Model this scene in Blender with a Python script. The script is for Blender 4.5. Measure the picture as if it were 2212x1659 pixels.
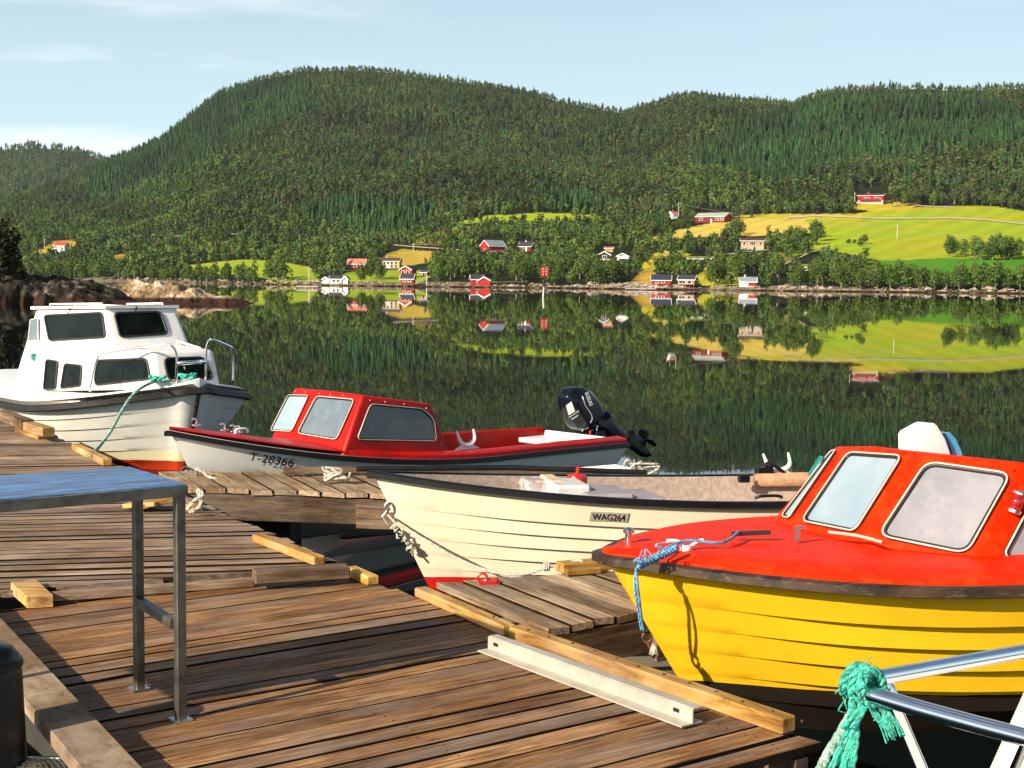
import bpy, bmesh, math, random
import numpy as np
from mathutils import Vector, Matrix, noise
from mathutils.bvhtree import BVHTree
random.seed(7)
RNG = np.random.default_rng(11)
for o in list(bpy.data.objects):
    bpy.data.objects.remove(o)
SC = bpy.context.scene
COL = SC.collection
rad = math.radians

# ---------------------------------------------------------------- camera, sky, sun, exposure
FPX = 3000.0                 # focal length in units of 1/2212 of the picture's width
CAMH = 2.15                  # eye height above the water
PITCH = math.atan(222.5/FPX)
ROLL = rad(0.6)
cam_d = bpy.data.cameras.new('camera')
cam = bpy.data.objects.new('camera', cam_d)
COL.objects.link(cam)
CAMM = Matrix.Translation((0, 0, CAMH)) @ Matrix.Rotation(math.pi/2-PITCH, 4, 'X') @ Matrix.Rotation(ROLL, 4, 'Z')
cam.matrix_world = CAMM
cam_d.sensor_width = 36.0
cam_d.lens = 36.0*FPX/2212.0
cam_d.clip_start = 0.05
cam_d.clip_end = 20000
SC.camera = cam
SC.render.resolution_x = 1024
SC.render.resolution_y = 768

SUN_AZ = rad(44.0)           # the light travels towards this bearing (from +X, counter-clockwise)
SUN_EL = rad(26.5)
SUN_DIR = Vector((-math.cos(SUN_AZ)*math.cos(SUN_EL), -math.sin(SUN_AZ)*math.cos(SUN_EL), math.sin(SUN_EL)))
sun_d = bpy.data.lights.new('sun', 'SUN')
sun_d.energy = 5.0
sun_d.angle = rad(0.5)
sun_d.color = (1.0, 0.89, 0.70)
sun = bpy.data.objects.new('sun', sun_d)
COL.objects.link(sun)
sun.rotation_euler = SUN_DIR.to_track_quat('Z', 'Y').to_euler()
sun.location = (-20, -15, 30)

world = bpy.data.worlds.new('World')
SC.world = world
world.use_nodes = True
wn = world.node_tree
wn.nodes.clear()
w_out = wn.nodes.new('ShaderNodeOutputWorld')
w_bg = wn.nodes.new('ShaderNodeBackground')
w_sky = wn.nodes.new('ShaderNodeTexSky')
w_sky.sky_type = 'NISHITA'
w_sky.sun_disc = False
w_sky.sun_elevation = SUN_EL
w_sky.sun_rotation = math.atan2(SUN_DIR.x, SUN_DIR.y) % (2*math.pi)
w_sky.air_density = 1.0
w_sky.dust_density = 2.2
w_sky.ozone_density = 1.6
w_bg.inputs['Strength'].default_value = 0.06
# thin streaks of cloud: brighter, whiter sky where a stretched noise is high
w_tc = wn.nodes.new('ShaderNodeTexCoord')
w_map = wn.nodes.new('ShaderNodeMapping')
w_map.inputs['Scale'].default_value = (1.6, 1.6, 11.0)
w_nz = wn.nodes.new('ShaderNodeTexNoise')
w_nz.inputs['Scale'].default_value = 2.3
w_nz.inputs['Detail'].default_value = 6
w_nz.inputs['Roughness'].default_value = 0.55
w_rmp = wn.nodes.new('ShaderNodeValToRGB')
w_rmp.color_ramp.elements[0].position = 0.50
w_rmp.color_ramp.elements[0].color = (0, 0, 0, 1)
w_rmp.color_ramp.elements[1].position = 0.78
w_rmp.color_ramp.elements[1].color = (0.42, 0.42, 0.42, 1)
w_mix = wn.nodes.new('ShaderNodeMixRGB')
w_mix.inputs[2].default_value = (15.5, 15.4, 15.6, 1)
wn.links.new(w_tc.outputs['Generated'], w_map.inputs['Vector'])
wn.links.new(w_map.outputs['Vector'], w_nz.inputs['Vector'])
wn.links.new(w_nz.outputs['Fac'], w_rmp.inputs['Fac'])
w_lf = wn.nodes.new('ShaderNodeMapRange')      # the clouds lie at the left
w_lf.inputs['From Min'].default_value = 0.05
w_lf.inputs['From Max'].default_value = -0.30
w_lf.inputs['To Min'].default_value = 0.12
w_lf.inputs['To Max'].default_value = 1.6
w_lm = wn.nodes.new('ShaderNodeMath')
w_lm.operation = 'MULTIPLY'
wn.links.new(w_rmp.outputs['Color'], w_lm.inputs[0])
wn.links.new(w_lf.outputs['Result'], w_lm.inputs[1])
wn.links.new(w_lm.outputs[0], w_mix.inputs[0])
w_pale = wn.nodes.new('ShaderNodeMixRGB')      # thin high cloud veil over the whole sky
w_pale.inputs[2].default_value = (9.4, 12.4, 13.7, 1)
w_sep = wn.nodes.new('ShaderNodeSeparateXYZ')
w_el = wn.nodes.new('ShaderNodeMapRange')      # the veil is thick low over the hills and gone higher up
w_el.inputs['From Min'].default_value = 0.0
w_el.inputs['From Max'].default_value = 0.42
w_el.inputs['To Min'].default_value = 0.86
w_el.inputs['To Max'].default_value = 0.0
wn.links.new(w_tc.outputs['Generated'], w_sep.inputs[0])
wn.links.new(w_sep.outputs['Z'], w_el.inputs['Value'])
wn.links.new(w_sep.outputs['X'], w_lf.inputs['Value'])
wn.links.new(w_el.outputs['Result'], w_pale.inputs[0])
wn.links.new(w_sky.outputs['Color'], w_pale.inputs[1])
wn.links.new(w_pale.outputs['Color'], w_mix.inputs[1])
wn.links.new(w_mix.outputs['Color'], w_bg.inputs['Color'])
wn.links.new(w_bg.outputs['Background'], w_out.inputs['Surface'])

SC.render.engine = 'CYCLES'
SC.view_settings.view_transform = 'Standard'
SC.view_settings.look = 'None'
SC.view_settings.exposure = 0.68
SC.view_settings.gamma = 1.0

# ---------------------------------------------------------------- measuring: from a place in the photo to a place in the scene
def ray(px, py):
    return (CAMM.to_3x3() @ Vector(((px-1106.0)/FPX, -(py-829.5)/FPX, -1.0)))
def PZ(px, py, z):
    d = ray(px, py)
    t = (z-CAMH)/d.z
    return Vector((d.x*t, d.y*t, z))
def PD(px, py, depth):
    d = ray(px, py)
    return Vector((0, 0, CAMH)) + d*(depth/d.y)
def PROJ(p):
    q = CAMM.inverted() @ Vector(p)
    return (1106+FPX*q.x/-q.z, 829.5-FPX*q.y/-q.z)
def HORIZ(px):
    return 607+0.0105*(px-1106)

# ---------------------------------------------------------------- mesh helpers
def mesh_obj(name, verts, faces, mat, parent=None, smooth=False, loc=None, rot=None):
    me = bpy.data.meshes.new(name)
    me.from_pydata([tuple(v) for v in verts], [], faces)
    if mat:
        me.materials.append(mat)
    if smooth:
        me.shade_smooth()
    o = bpy.data.objects.new(name, me)
    COL.objects.link(o)
    if parent:
        o.parent = parent
    if loc is not None:
        o.location = loc
    if rot is not None:
        o.rotation_euler = rot
    return o
def thing(name, label, cat, loc=(0, 0, 0), rotz=0, group=None, rot=None):
    o = bpy.data.objects.new(name, None)
    COL.objects.link(o)
    o.empty_display_size = 0.2
    o.location = loc
    o.rotation_euler = rot if rot else (0, 0, rotz)
    tag(o, label, cat, group)
    return o
def tag(o, label, cat, group=None, kind=None):
    if label: o['label'] = label
    if cat: o['category'] = cat
    if group: o['group'] = group
    if kind: o['kind'] = kind
    return o
class MB:
    """collects shapes and links them as one mesh object"""
    def __init__(self):
        self.v = []; self.f = []; self.m = []; self.cur = 0
    def add(self, vs, fs):
        n = len(self.v)
        self.v += [Vector(p) for p in vs]
        self.f += [tuple(i+n for i in f) for f in fs]
        self.m += [self.cur]*len(fs)
        return self
    def box(self, c, s, M=None, bev=0.0):
        hx, hy, hz = s[0]/2, s[1]/2, s[2]/2
        if bev > 0:
            bm = bmesh.new()
            bmesh.ops.create_cube(bm, size=1)
            for v in bm.verts:
                v.co = Vector((v.co.x*s[0], v.co.y*s[1], v.co.z*s[2]))
            bmesh.ops.bevel(bm, geom=bm.edges[:], offset=bev, segments=1, affect='EDGES', profile=0.5)
            bm.verts.index_update()
            vs = [v.co.copy() for v in bm.verts]
            fs = [tuple(v.index for v in f.verts) for f in bm.faces]
            bm.free()
        else:
            vs = [Vector((x*hx, y*hy, z*hz)) for z in (-1, 1) for y in (-1, 1) for x in (-1, 1)]
            fs = [(0, 2, 3, 1), (4, 5, 7, 6), (0, 1, 5, 4), (2, 6, 7, 3), (0, 4, 6, 2), (1, 3, 7, 5)]
        c = Vector(c)
        vs = [(M @ v if M else v)+c for v in vs]
        return self.add(vs, fs)
    def beam(self, a, b, w, h, up=(0, 0, 1), bev=0.0):
        a = Vector(a); b = Vector(b); d = b-a; L = d.length
        x = d.normalized(); u = Vector(up)
        y = u.cross(x).normalized(); z = x.cross(y)
        M = Matrix((x, y, z)).transposed()
        return self.box((a+b)/2, (L, w, h), M, bev)
    def tube(self, pts, r, n=8, closed=False, cap=True, flat=1.0):
        pts = [Vector(p) for p in pts]
        N = len(pts)
        rs = r if isinstance(r, (list, tuple)) else [r]*N
        base = len(self.v); vs = []; fs = []
        t0 = None; nrm = None
        for i, p in enumerate(pts):
            if closed:
                t = (pts[(i+1) % N]-pts[i-1])
            else:
                t = pts[min(i+1, N-1)]-pts[max(i-1, 0)]
            if t.length < 1e-9: t = Vector((0, 0, 1))
            t.normalize()
            if nrm is None:
                a = Vector((0, 0, 1)) if abs(t.z) < 0.9 else Vector((1, 0, 0))
                nrm = t.cross(a).normalized()
            else:
                nrm = (nrm - t*nrm.dot(t))
                if nrm.length < 1e-6: nrm = t.orthogonal()
                nrm.normalize()
            bn = t.cross(nrm)
            for k in range(n):
                a = 2*math.pi*k/n
                vs.append(p+nrm*(math.cos(a)*rs[i])+bn*(math.sin(a)*rs[i]*flat))
        M = N if closed else N-1
        for i in range(M):
            j = (i+1) % N
            for k in range(n):
                l = (k+1) % n
                fs.append((i*n+k, i*n+l, j*n+l, j*n+k))
        if cap and not closed:
            fs.append(tuple(range(n-1, -1, -1)))
            fs.append(tuple((N-1)*n+k for k in range(n)))
        return self.add(vs, fs)
    def sweep(self, pts, prof, up=(0, 0, 1), closed=False):
        """prof: list of (side, up) offsets; side is to the right of travel"""
        pts = [Vector(p) for p in pts]; N = len(pts); n = len(prof); up = Vector(up)
        vs = []; fs = []
        for i, p in enumerate(pts):
            if closed: t = pts[(i+1) % N]-pts[i-1]
            else: t = pts[min(i+1, N-1)]-pts[max(i-1, 0)]
            t.normalize()
            s = t.cross(up).normalized()
            u = s.cross(t).normalized()
            for a, b in prof:
                vs.append(p+s*a+u*b)
        for i in range(N if closed else N-1):
            j = (i+1) % N
            for k in range(n):
                l = (k+1) % n
                fs.append((i*n+k, i*n+l, j*n+l, j*n+k))
        if not closed:
            fs.append(tuple(range(n-1, -1, -1)))
            fs.append(tuple((N-1)*n+k for k in range(n)))
        return self.add(vs, fs)
    def rings(self, rings, closed=True, cap0=False, cap1=False):
        n = len(rings[0]); vs = [p for r in rings for p in r]; fs = []
        for i in range(len(rings)-1):
            for k in range(n if closed else n-1):
                l = (k+1) % n
                fs.append((i*n+k, i*n+l, (i+1)*n+l, (i+1)*n+k))
        if cap0: fs.append(tuple(range(n-1, -1, -1)))
        if cap1: fs.append(tuple((len(rings)-1)*n+k for k in range(n)))
        return self.add(vs, fs)
    def lathe(self, prof, c=(0, 0, 0), n=20, M=None, cap=True):
        R = []
        for r, z in prof:
            R.append([(M @ Vector((math.cos(2*math.pi*k/n)*r, math.sin(2*math.pi*k/n)*r, z)) if M else Vector((math.cos(2*math.pi*k/n)*r, math.sin(2*math.pi*k/n)*r, z)))+Vector(c) for k in range(n)])
        return self.rings(R, True, cap, cap)
    def ball(self, c, r, n=8):
        c = Vector(c)
        if not isinstance(r, (tuple, list)): r = (r, r, r)
        R = []
        for i in range(1, n):
            a = math.pi*i/n
            R.append([c+Vector((math.sin(a)*math.cos(2*math.pi*k/n)*r[0], math.sin(a)*math.sin(2*math.pi*k/n)*r[1], -math.cos(a)*r[2])) for k in range(n)])
        return self.rings(R, True, True, True)
    def build(self, name, mat, parent=None, smooth=False, loc=None, rot=None, fix=True, angle=None):
        me = bpy.data.meshes.new(name)
        me.from_pydata([tuple(v) for v in self.v], [], self.f)
        mats = mat if isinstance(mat, (list, tuple)) else [mat]
        for m in mats: me.materials.append(m)
        if len(mats) > 1: me.polygons.foreach_set('material_index', self.m)
        if fix:
            bm = bmesh.new(); bm.from_mesh(me)
            bmesh.ops.recalc_face_normals(bm, faces=bm.faces[:])
            bm.to_mesh(me); bm.free()
        if smooth: me.shade_smooth()
        if angle: me.set_sharp_from_angle(angle=rad(angle))
        o = bpy.data.objects.new(name, me)
        COL.objects.link(o)
        if parent: o.parent = parent
        if loc is not None: o.location = loc
        if rot is not None: o.rotation_euler = rot
        return o
def catmull(pts, seg=8, closed=False):
    pts = [Vector(p) for p in pts]; N = len(pts); out = []
    rng = range(N if closed else N-1)
    for i in rng:
        if closed:
            p0, p1, p2, p3 = pts[i-1], pts[i], pts[(i+1) % N], pts[(i+2) % N]
        else:
            p0, p1, p2, p3 = pts[max(i-1, 0)], pts[i], pts[i+1], pts[min(i+2, N-1)]
        for k in range(seg):
            t = k/seg
            out.append(0.5*((2*p1)+(p2-p0)*t+(2*p0-5*p1+4*p2-p3)*t*t+(3*p1-p0-3*p2+p3)*t**3))
    if not closed: out.append(pts[-1])
    return out
def round_poly(pts, r, seg=5):
    """rounds the corners of a planar 3D polygon"""
    N = len(pts); out = []
    for i in range(N):
        p = pts[i]; a = pts[i-1]; b = pts[(i+1) % N]
        rr = min(r, (a-p).length*0.45, (b-p).length*0.45)
        s = p+(a-p).normalized()*rr; e = p+(b-p).normalized()*rr
        for k in range(seg+1):
            t = k/seg
            out.append(s*(1-t)**2+p*2*t*(1-t)+e*t*t)
    return out
# ---------------------------------------------------------------- materials
def nodes_of(name):
    m = bpy.data.materials.new(name); m.use_nodes = True
    nt = m.node_tree; b = nt.nodes['Principled BSDF']
    return m, nt, b
def N(nt, kind, **kw):
    n = nt.nodes.new(kind)
    for k, v in kw.items():
        if k in n.inputs: n.inputs[k].default_value = v
        else: setattr(n, k, v)
    return n
def L(nt, a, b): nt.links.new(a, b)
def mul(nt, a, val=None, col=None):
    m = N(nt, 'ShaderNodeMixRGB', blend_type='MULTIPLY'); m.inputs[0].default_value = 1
    L(nt, a, m.inputs[1])
    if col is not None: L(nt, col, m.inputs[2])
    return m
def c4(c): return (c[0], c[1], c[2], 1)
def pmat(name, c, rough=0.5, metal=0.0, var=0.12, scale=6.0, stretch=(1, 1, 1), c2=None, thr=(0.35, 0.65), bump=0.0, bscale=30.0, spec=0.5, coat=0.0, dirt=None, dirt_amt=0.0, rvar=0.0):
    """painted / plain surface with a little uneven colour, wear and roughness"""
    m, nt, b = nodes_of(name)
    tc = N(nt, 'ShaderNodeTexCoord'); mp = N(nt, 'ShaderNodeMapping'); mp.inputs['Scale'].default_value = stretch
    L(nt, tc.outputs['Object'], mp.inputs['Vector'])
    nz = N(nt, 'ShaderNodeTexNoise'); nz.inputs['Scale'].default_value = scale; nz.inputs['Detail'].default_value = 6; nz.inputs['Roughness'].default_value = 0.6
    L(nt, mp.outputs['Vector'], nz.inputs['Vector'])
    rp = N(nt, 'ShaderNodeValToRGB')
    if c2 is None:
        c2 = tuple(x*(1-2*var) for x in c); c1 = tuple(min(1, x*(1+var)) for x in c)
    else: c1 = c
    rp.color_ramp.elements[0].position = thr[0]; rp.color_ramp.elements[1].position = thr[1]
    rp.color_ramp.elements[0].color = c4(c2); rp.color_ramp.elements[1].color = c4(c1)
    L(nt, nz.outputs['Fac'], rp.inputs['Fac'])
    col = rp.outputs['Color']
    if dirt is not None:
        n2 = N(nt, 'ShaderNodeTexNoise'); n2.inputs['Scale'].default_value = scale*3.7; n2.inputs['Detail'].default_value = 8; n2.inputs['Roughness'].default_value = 0.75
        L(nt, mp.outputs['Vector'], n2.inputs['Vector'])
        r2 = N(nt, 'ShaderNodeValToRGB'); r2.color_ramp.elements[0].position = 0.62-0.25*dirt_amt; r2.color_ramp.elements[1].position = 0.75
        L(nt, n2.outputs['Fac'], r2.inputs['Fac'])
        mx = N(nt, 'ShaderNodeMixRGB'); mx.inputs[2].default_value = c4(dirt)
        sc = N(nt, 'ShaderNodeMath', operation='MULTIPLY'); sc.inputs[1].default_value = dirt_amt
        L(nt, r2.outputs['Color'], sc.inputs[0]); L(nt, sc.outputs[0], mx.inputs[0]); L(nt, col, mx.inputs[1])
        col = mx.outputs['Color']
    L(nt, col, b.inputs['Base Color'])
    b.inputs['Roughness'].default_value = rough; b.inputs['Metallic'].default_value = metal
    b.inputs['Specular IOR Level'].default_value = spec
    b.inputs['Coat Weight'].default_value = coat
    if rvar:
        mr = N(nt, 'ShaderNodeMapRange'); mr.inputs['To Min'].default_value = rough; mr.inputs['To Max'].default_value = rough+rvar
        L(nt, nz.outputs['Fac'], mr.inputs['Value']); L(nt, mr.outputs['Result'], b.inputs['Roughness'])
    if bump:
        n3 = N(nt, 'ShaderNodeTexNoise'); n3.inputs['Scale'].default_value = bscale; n3.inputs['Detail'].default_value = 5
        L(nt, mp.outputs['Vector'], n3.inputs['Vector'])
        bp = N(nt, 'ShaderNodeBump'); bp.inputs['Strength'].default_value = bump; bp.inputs['Distance'].default_value = 0.01
        L(nt, n3.outputs['Fac'], bp.inputs['Height']); L(nt, bp.outputs['Normal'], b.inputs['Normal'])
    return m
def wood_mat(name, cols, rough=0.75, grain=(1.2, 22, 22), scale=2.2, bump=0.35, spec=0.25, bleach=0.30):
    """weathered boards: the grain runs along local X, each board has its own number in the attribute 'board'"""
    m, nt, b = nodes_of(name)
    tc = N(nt, 'ShaderNodeTexCoord')
    at = N(nt, 'ShaderNodeAttribute'); at.attribute_name = 'board'
    off = N(nt, 'ShaderNodeVectorMath', operation='SCALE'); off.inputs['Scale'].default_value = 37.0
    cmb = N(nt, 'ShaderNodeCombineXYZ')
    for k in range(3): L(nt, at.outputs['Fac'], cmb.inputs[k])
    L(nt, cmb.outputs[0], off.inputs[0])
    ad = N(nt, 'ShaderNodeVectorMath', operation='ADD'); L(nt, tc.outputs['Object'], ad.inputs[0]); L(nt, off.outputs[0], ad.inputs[1])
    mp = N(nt, 'ShaderNodeMapping'); mp.inputs['Scale'].default_value = grain
    L(nt, ad.outputs[0], mp.inputs['Vector'])
    nz = N(nt, 'ShaderNodeTexNoise'); nz.inputs['Scale'].default_value = scale; nz.inputs['Detail'].default_value = 9; nz.inputs['Roughness'].default_value = 0.7; nz.inputs['Distortion'].default_value = 0.6
    L(nt, mp.outputs['Vector'], nz.inputs['Vector'])
    rp = N(nt, 'ShaderNodeValToRGB')
    e = rp.color_ramp.elements
    e[0].position = 0.36; e[0].color = c4(cols[0]); e[1].position = 0.66; e[1].color = c4(cols[2])
    k = e.new(0.5); k.color = c4(cols[1])
    L(nt, nz.outputs['Fac'], rp.inputs['Fac'])
    # large blotches of moss and damp
    n2 = N(nt, 'ShaderNodeTexNoise'); n2.inputs['Scale'].default_value = 2.3; n2.inputs['Detail'].default_value = 5
    L(nt, ad.outputs[0], n2.inputs['Vector'])
    r2 = N(nt, 'ShaderNodeValToRGB'); r2.color_ramp.elements[0].position = 0.40; r2.color_ramp.elements[0].color = (0.62, 0.55, 0.46, 1); r2.color_ramp.elements[1].position = 0.62; r2.color_ramp.elements[1].color = (1.06, 1.06, 1.06, 1)
    L(nt, n2.outputs['Fac'], r2.inputs['Fac'])
    mx = N(nt, 'ShaderNodeMixRGB', blend_type='MULTIPLY'); mx.inputs[0].default_value = 1
    L(nt, rp.outputs['Color'], mx.inputs[1]); L(nt, r2.outputs['Color'], mx.inputs[2])
    # board to board
    mr = N(nt, 'ShaderNodeMapRange'); mr.inputs['To Min'].default_value = 0.62; mr.inputs['To Max'].default_value = 1.25
    L(nt, at.outputs['Fac'], mr.inputs['Value'])
    m2 = N(nt, 'ShaderNodeVectorMath', operation='SCALE'); L(nt, mx.outputs['Color'], m2.inputs[0]); L(nt, mr.outputs['Result'], m2.inputs['Scale'])
    # pale flecks (droppings, scuffs, nail heads)
    vo = N(nt, 'ShaderNodeTexNoise'); vo.inputs['Scale'].default_value = 13; vo.inputs['Detail'].default_value = 6; vo.inputs['Roughness'].default_value = 0.8
    L(nt, ad.outputs[0], vo.inputs['Vector'])
    r3 = N(nt, 'ShaderNodeValToRGB'); r3.color_ramp.elements[0].position = 0.665; r3.color_ramp.elements[1].position = 0.73
    L(nt, vo.outputs['Fac'], r3.inputs['Fac'])
    m3 = N(nt, 'ShaderNodeMixRGB'); m3.inputs[2].default_value = c4(tuple(min(1, x*1.7) for x in cols[2]))
    # sun-bleached, trodden grey patches
    n5 = N(nt, 'ShaderNodeTexNoise'); n5.inputs['Scale'].default_value = 1.1; n5.inputs['Detail'].default_value = 7; n5.inputs['Roughness'].default_value = 0.72
    mp5 = N(nt, 'ShaderNodeMapping'); mp5.inputs['Scale'].default_value = (1, 3.5, 1); L(nt, ad.outputs[0], mp5.inputs['Vector']); L(nt, mp5.outputs['Vector'], n5.inputs['Vector'])
    r5 = N(nt, 'ShaderNodeValToRGB'); r5.color_ramp.elements[0].position = 0.46; r5.color_ramp.elements[1].position = 0.68; r5.color_ramp.elements[1].color = (bleach, bleach, bleach, 1)
    L(nt, n5.outputs['Fac'], r5.inputs['Fac'])
    m5 = N(nt, 'ShaderNodeMixRGB'); g_ = sum(cols[2])/3*1.25; m5.inputs[2].default_value = (g_*1.08, g_*.97, g_*.9, 1)
    L(nt, r5.outputs['Color'], m5.inputs[0]); L(nt, m2.outputs[0], m5.inputs[1])
    L(nt, r3.outputs['Color'], m3.inputs[0]); L(nt, m5.outputs['Color'], m3.inputs[1])
    L(nt, m3.outputs['Color'], b.inputs['Base Color'])
    b.inputs['Roughness'].default_value = rough; b.inputs['Specular IOR Level'].default_value = spec
    bp = N(nt, 'ShaderNodeBump'); bp.inputs['Strength'].default_value = bump; bp.inputs['Distance'].default_value = 0.006
    L(nt, nz.outputs['Fac'], bp.inputs['Height']); L(nt, bp.outputs['Normal'], b.inputs['Normal'])
    return m
def band_mat(name, bands, base, rough=0.25, dirt=(0.15, 0.12, 0.07), dirt_amt=0.25, scale=3.0, wob=0.015, spec=0.5):
    """hull paint: base colour above, each band (top z, colour) below it, with scuffs"""
    m, nt, b = nodes_of(name)
    tc = N(nt, 'ShaderNodeTexCoord')
    sx = N(nt, 'ShaderNodeSeparateXYZ'); L(nt, tc.outputs['Object'], sx.inputs[0])
    nz = N(nt, 'ShaderNodeTexNoise'); nz.inputs['Scale'].default_value = 4; nz.inputs['Detail'].default_value = 8; nz.inputs['Roughness'].default_value = 0.7
    L(nt, tc.outputs['Object'], nz.inputs['Vector'])
    rb = N(nt, 'ShaderNodeValToRGB'); rb.color_ramp.elements[0].position = 0.3; rb.color_ramp.elements[1].position = 0.7
    rb.color_ramp.elements[0].color = c4(tuple(x*0.86 for x in base)); rb.color_ramp.elements[1].color = c4(base)
    L(nt, nz.outputs['Fac'], rb.inputs['Fac'])
    col = rb.outputs['Color']
    zz = N(nt, 'ShaderNodeMath', operation='MULTIPLY_ADD'); zz.inputs[1].default_value = wob; L(nt, nz.outputs['Fac'], zz.inputs[0]); L(nt, sx.outputs['Z'], zz.inputs[2])
    for top, c in bands:
        lt = N(nt, 'ShaderNodeMath', operation='LESS_THAN'); lt.inputs[1].default_value = top+wob/2; L(nt, zz.outputs[0], lt.inputs[0])
        mx = N(nt, 'ShaderNodeMixRGB'); mx.inputs[2].default_value = c4(c); L(nt, lt.outputs[0], mx.inputs[0]); L(nt, col, mx.inputs[1]); col = mx.outputs['Color']
    mp = N(nt, 'ShaderNodeMapping'); mp.inputs['Scale'].default_value = (0.9, 0.9, 5.0); L(nt, tc.outputs['Object'], mp.inputs['Vector'])
    n2 = N(nt, 'ShaderNodeTexNoise'); n2.inputs['Scale'].default_value = scale; n2.inputs['Detail'].default_value = 10; n2.inputs['Roughness'].default_value = 0.78
    L(nt, mp.outputs['Vector'], n2.inputs['Vector'])
    r2 = N(nt, 'ShaderNodeValToRGB'); r2.color_ramp.elements[0].position = 0.57; r2.color_ramp.elements[1].position = 0.78; r2.color_ramp.elements[1].color = (dirt_amt, dirt_amt, dirt_amt, 1)
    L(nt, n2.outputs['Fac'], r2.inputs['Fac'])
    md = N(nt, 'ShaderNodeMixRGB'); md.inputs[2].default_value = c4(dirt); L(nt, r2.outputs['Color'], md.inputs[0]); L(nt, col, md.inputs[1])
    L(nt, md.outputs['Color'], b.inputs['Base Color'])
    mr = N(nt, 'ShaderNodeMapRange'); mr.inputs['To Min'].default_value = rough; mr.inputs['To Max'].default_value = rough+0.25
    L(nt, n2.outputs['Fac'], mr.inputs['Value']); L(nt, mr.outputs['Result'], b.inputs['Roughness'])
    b.inputs['Specular IOR Level'].default_value = spec
    return m
def leaf_mat(name):
    m, nt, b = nodes_of(name)
    at = N(nt, 'ShaderNodeAttribute'); at.attribute_name = 'tint'
    oi = N(nt, 'ShaderNodeObjectInfo')
    hs = N(nt, 'ShaderNodeHueSaturation')
    mr = N(nt, 'ShaderNodeMapRange'); mr.inputs['To Min'].default_value = 0.75; mr.inputs['To Max'].default_value = 1.3
    L(nt, oi.outputs['Random'], mr.inputs['Value']); L(nt, mr.outputs['Result'], hs.inputs['Value'])
    L(nt, at.outputs['Color'], hs.inputs['Color'])
    L(nt, hs.outputs['Color'], b.inputs['Base Color'])
    b.inputs['Roughness'].default_value = 0.7; b.inputs['Specular IOR Level'].default_value = 0.12
    return m
MT = {}
MT['leaf'] = leaf_mat('foliage')
MT['bark'] = pmat('bark', (0.12, 0.09, 0.065), 0.9, scale=3, stretch=(3, 3, .6))
MT['birch'] = pmat('pale_bark', (0.42, 0.39, 0.34), 0.85, scale=3, stretch=(1, 1, 4), c2=(0.12, 0.1, 0.08))
MT['deck'] = wood_mat('dock_boards', [(0.078, 0.033, 0.011), (0.26, 0.124, 0.042), (0.50, 0.305, 0.15)], grain=(1.5, 36, 36), bump=.6)
MT['deckfar'] = wood_mat('far_dock_boards', [(0.08, 0.046, 0.024), (0.28, 0.18, 0.11), (0.52, 0.40, 0.30)], grain=(1.3, 34, 34), bump=.5)
MT['finger'] = wood_mat('finger_boards', [(0.12, 0.07, 0.03), (0.34, 0.23, 0.13), (0.52, 0.40, 0.27)], bump=0.2)
MT['edge'] = pmat('gap_shade_edge', (0.020, 0.013, 0.008), 0.95, var=.3, spec=.1)  # near-black: shade of the gaps painted on board sides; also nail heads
MT['kerb'] = wood_mat('kerb_timber', [(0.19, 0.085, 0.016), (0.43, 0.235, 0.055), (0.54, 0.36, 0.14)], grain=(1, 9, 9), bump=0.15)
MT['beamw'] = wood_mat('old_timber', [(0.035, 0.02, 0.012), (0.12, 0.07, 0.04), (0.24, 0.17, 0.11)], grain=(1, 12, 12))
MT['ply'] = wood_mat('edge_plank', [(0.16, 0.10, 0.06), (0.33, 0.23, 0.15), (0.44, 0.34, 0.25)], grain=(2, 3, 3), scale=3, bump=.1)
MT['steel'] = pmat('brushed_steel', (0.55, 0.55, 0.54), 0.32, 1.0, var=.12, scale=8, rvar=.15)
MT['chrome'] = pmat('polished_steel', (0.96, 0.96, 0.96), 0.09, 1.0, var=.03)
MT['tsteel'] = pmat('table_steel', (0.16, 0.145, 0.12), 0.4, 0.75, var=.25, scale=9, bump=.1, rvar=.15)
MT['ttop'] = pmat('sky_blue_table_steel', (0.20, 0.36, 0.66), 0.2, 0.85, var=.4, scale=5, stretch=(1, 5, 1), dirt=(.55, .66, .8), dirt_amt=.5, rvar=.35)  # blue of the reflected sky is put into the steel's base colour
MT['alu'] = pmat('painted_channel', (0.46, 0.42, 0.36), 0.4, 0.1, var=.08, scale=7, dirt=(.34, .2, .06), dirt_amt=.4)
MT['black'] = pmat('black_plastic', (0.007, 0.007, 0.009), 0.38, var=.2, spec=.35)
MT['gloss_black'] = pmat('gloss_black', (0.005, 0.007, 0.013), 0.16, var=.1, spec=.3, coat=.12)
MT['rubber'] = pmat('black_rubber', (0.02, 0.017, 0.015), 0.5, var=.3, scale=14)
MT['rubber_worn'] = pmat('worn_rub_rail', (0.05, 0.026, 0.014), 0.5, var=.35, scale=2.2, stretch=(1, 4, 4), dirt=(.55, .42, .32), dirt_amt=.28)
MT['yellow'] = band_mat('yellow_hull', [(0.235, (0.02, 0.014, 0.01))], (0.93, 0.53, 0.014), rough=.28, dirt=(.35, .16, .01), dirt_amt=.28)
MT['orange'] = pmat('orange_red_gelcoat', (0.84, 0.020, 0.0), 0.42, var=.07, scale=2.5, dirt=(.80, .085, .012), dirt_amt=.6, rvar=.15, spec=.08)
MT['redgel'] = pmat('red_gelcoat', (0.46, 0.007, 0.003), 0.3, var=.1, scale=3, dirt=(.50, .04, .02), dirt_amt=.3, rvar=.15, spec=.22)
MT['cream'] = band_mat('cream_hull', [(0.085, (0.50, 0.012, 0.008))], (0.80, 0.70, 0.52), rough=.2, dirt=(.45, .33, .17), dirt_amt=.22)
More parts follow.
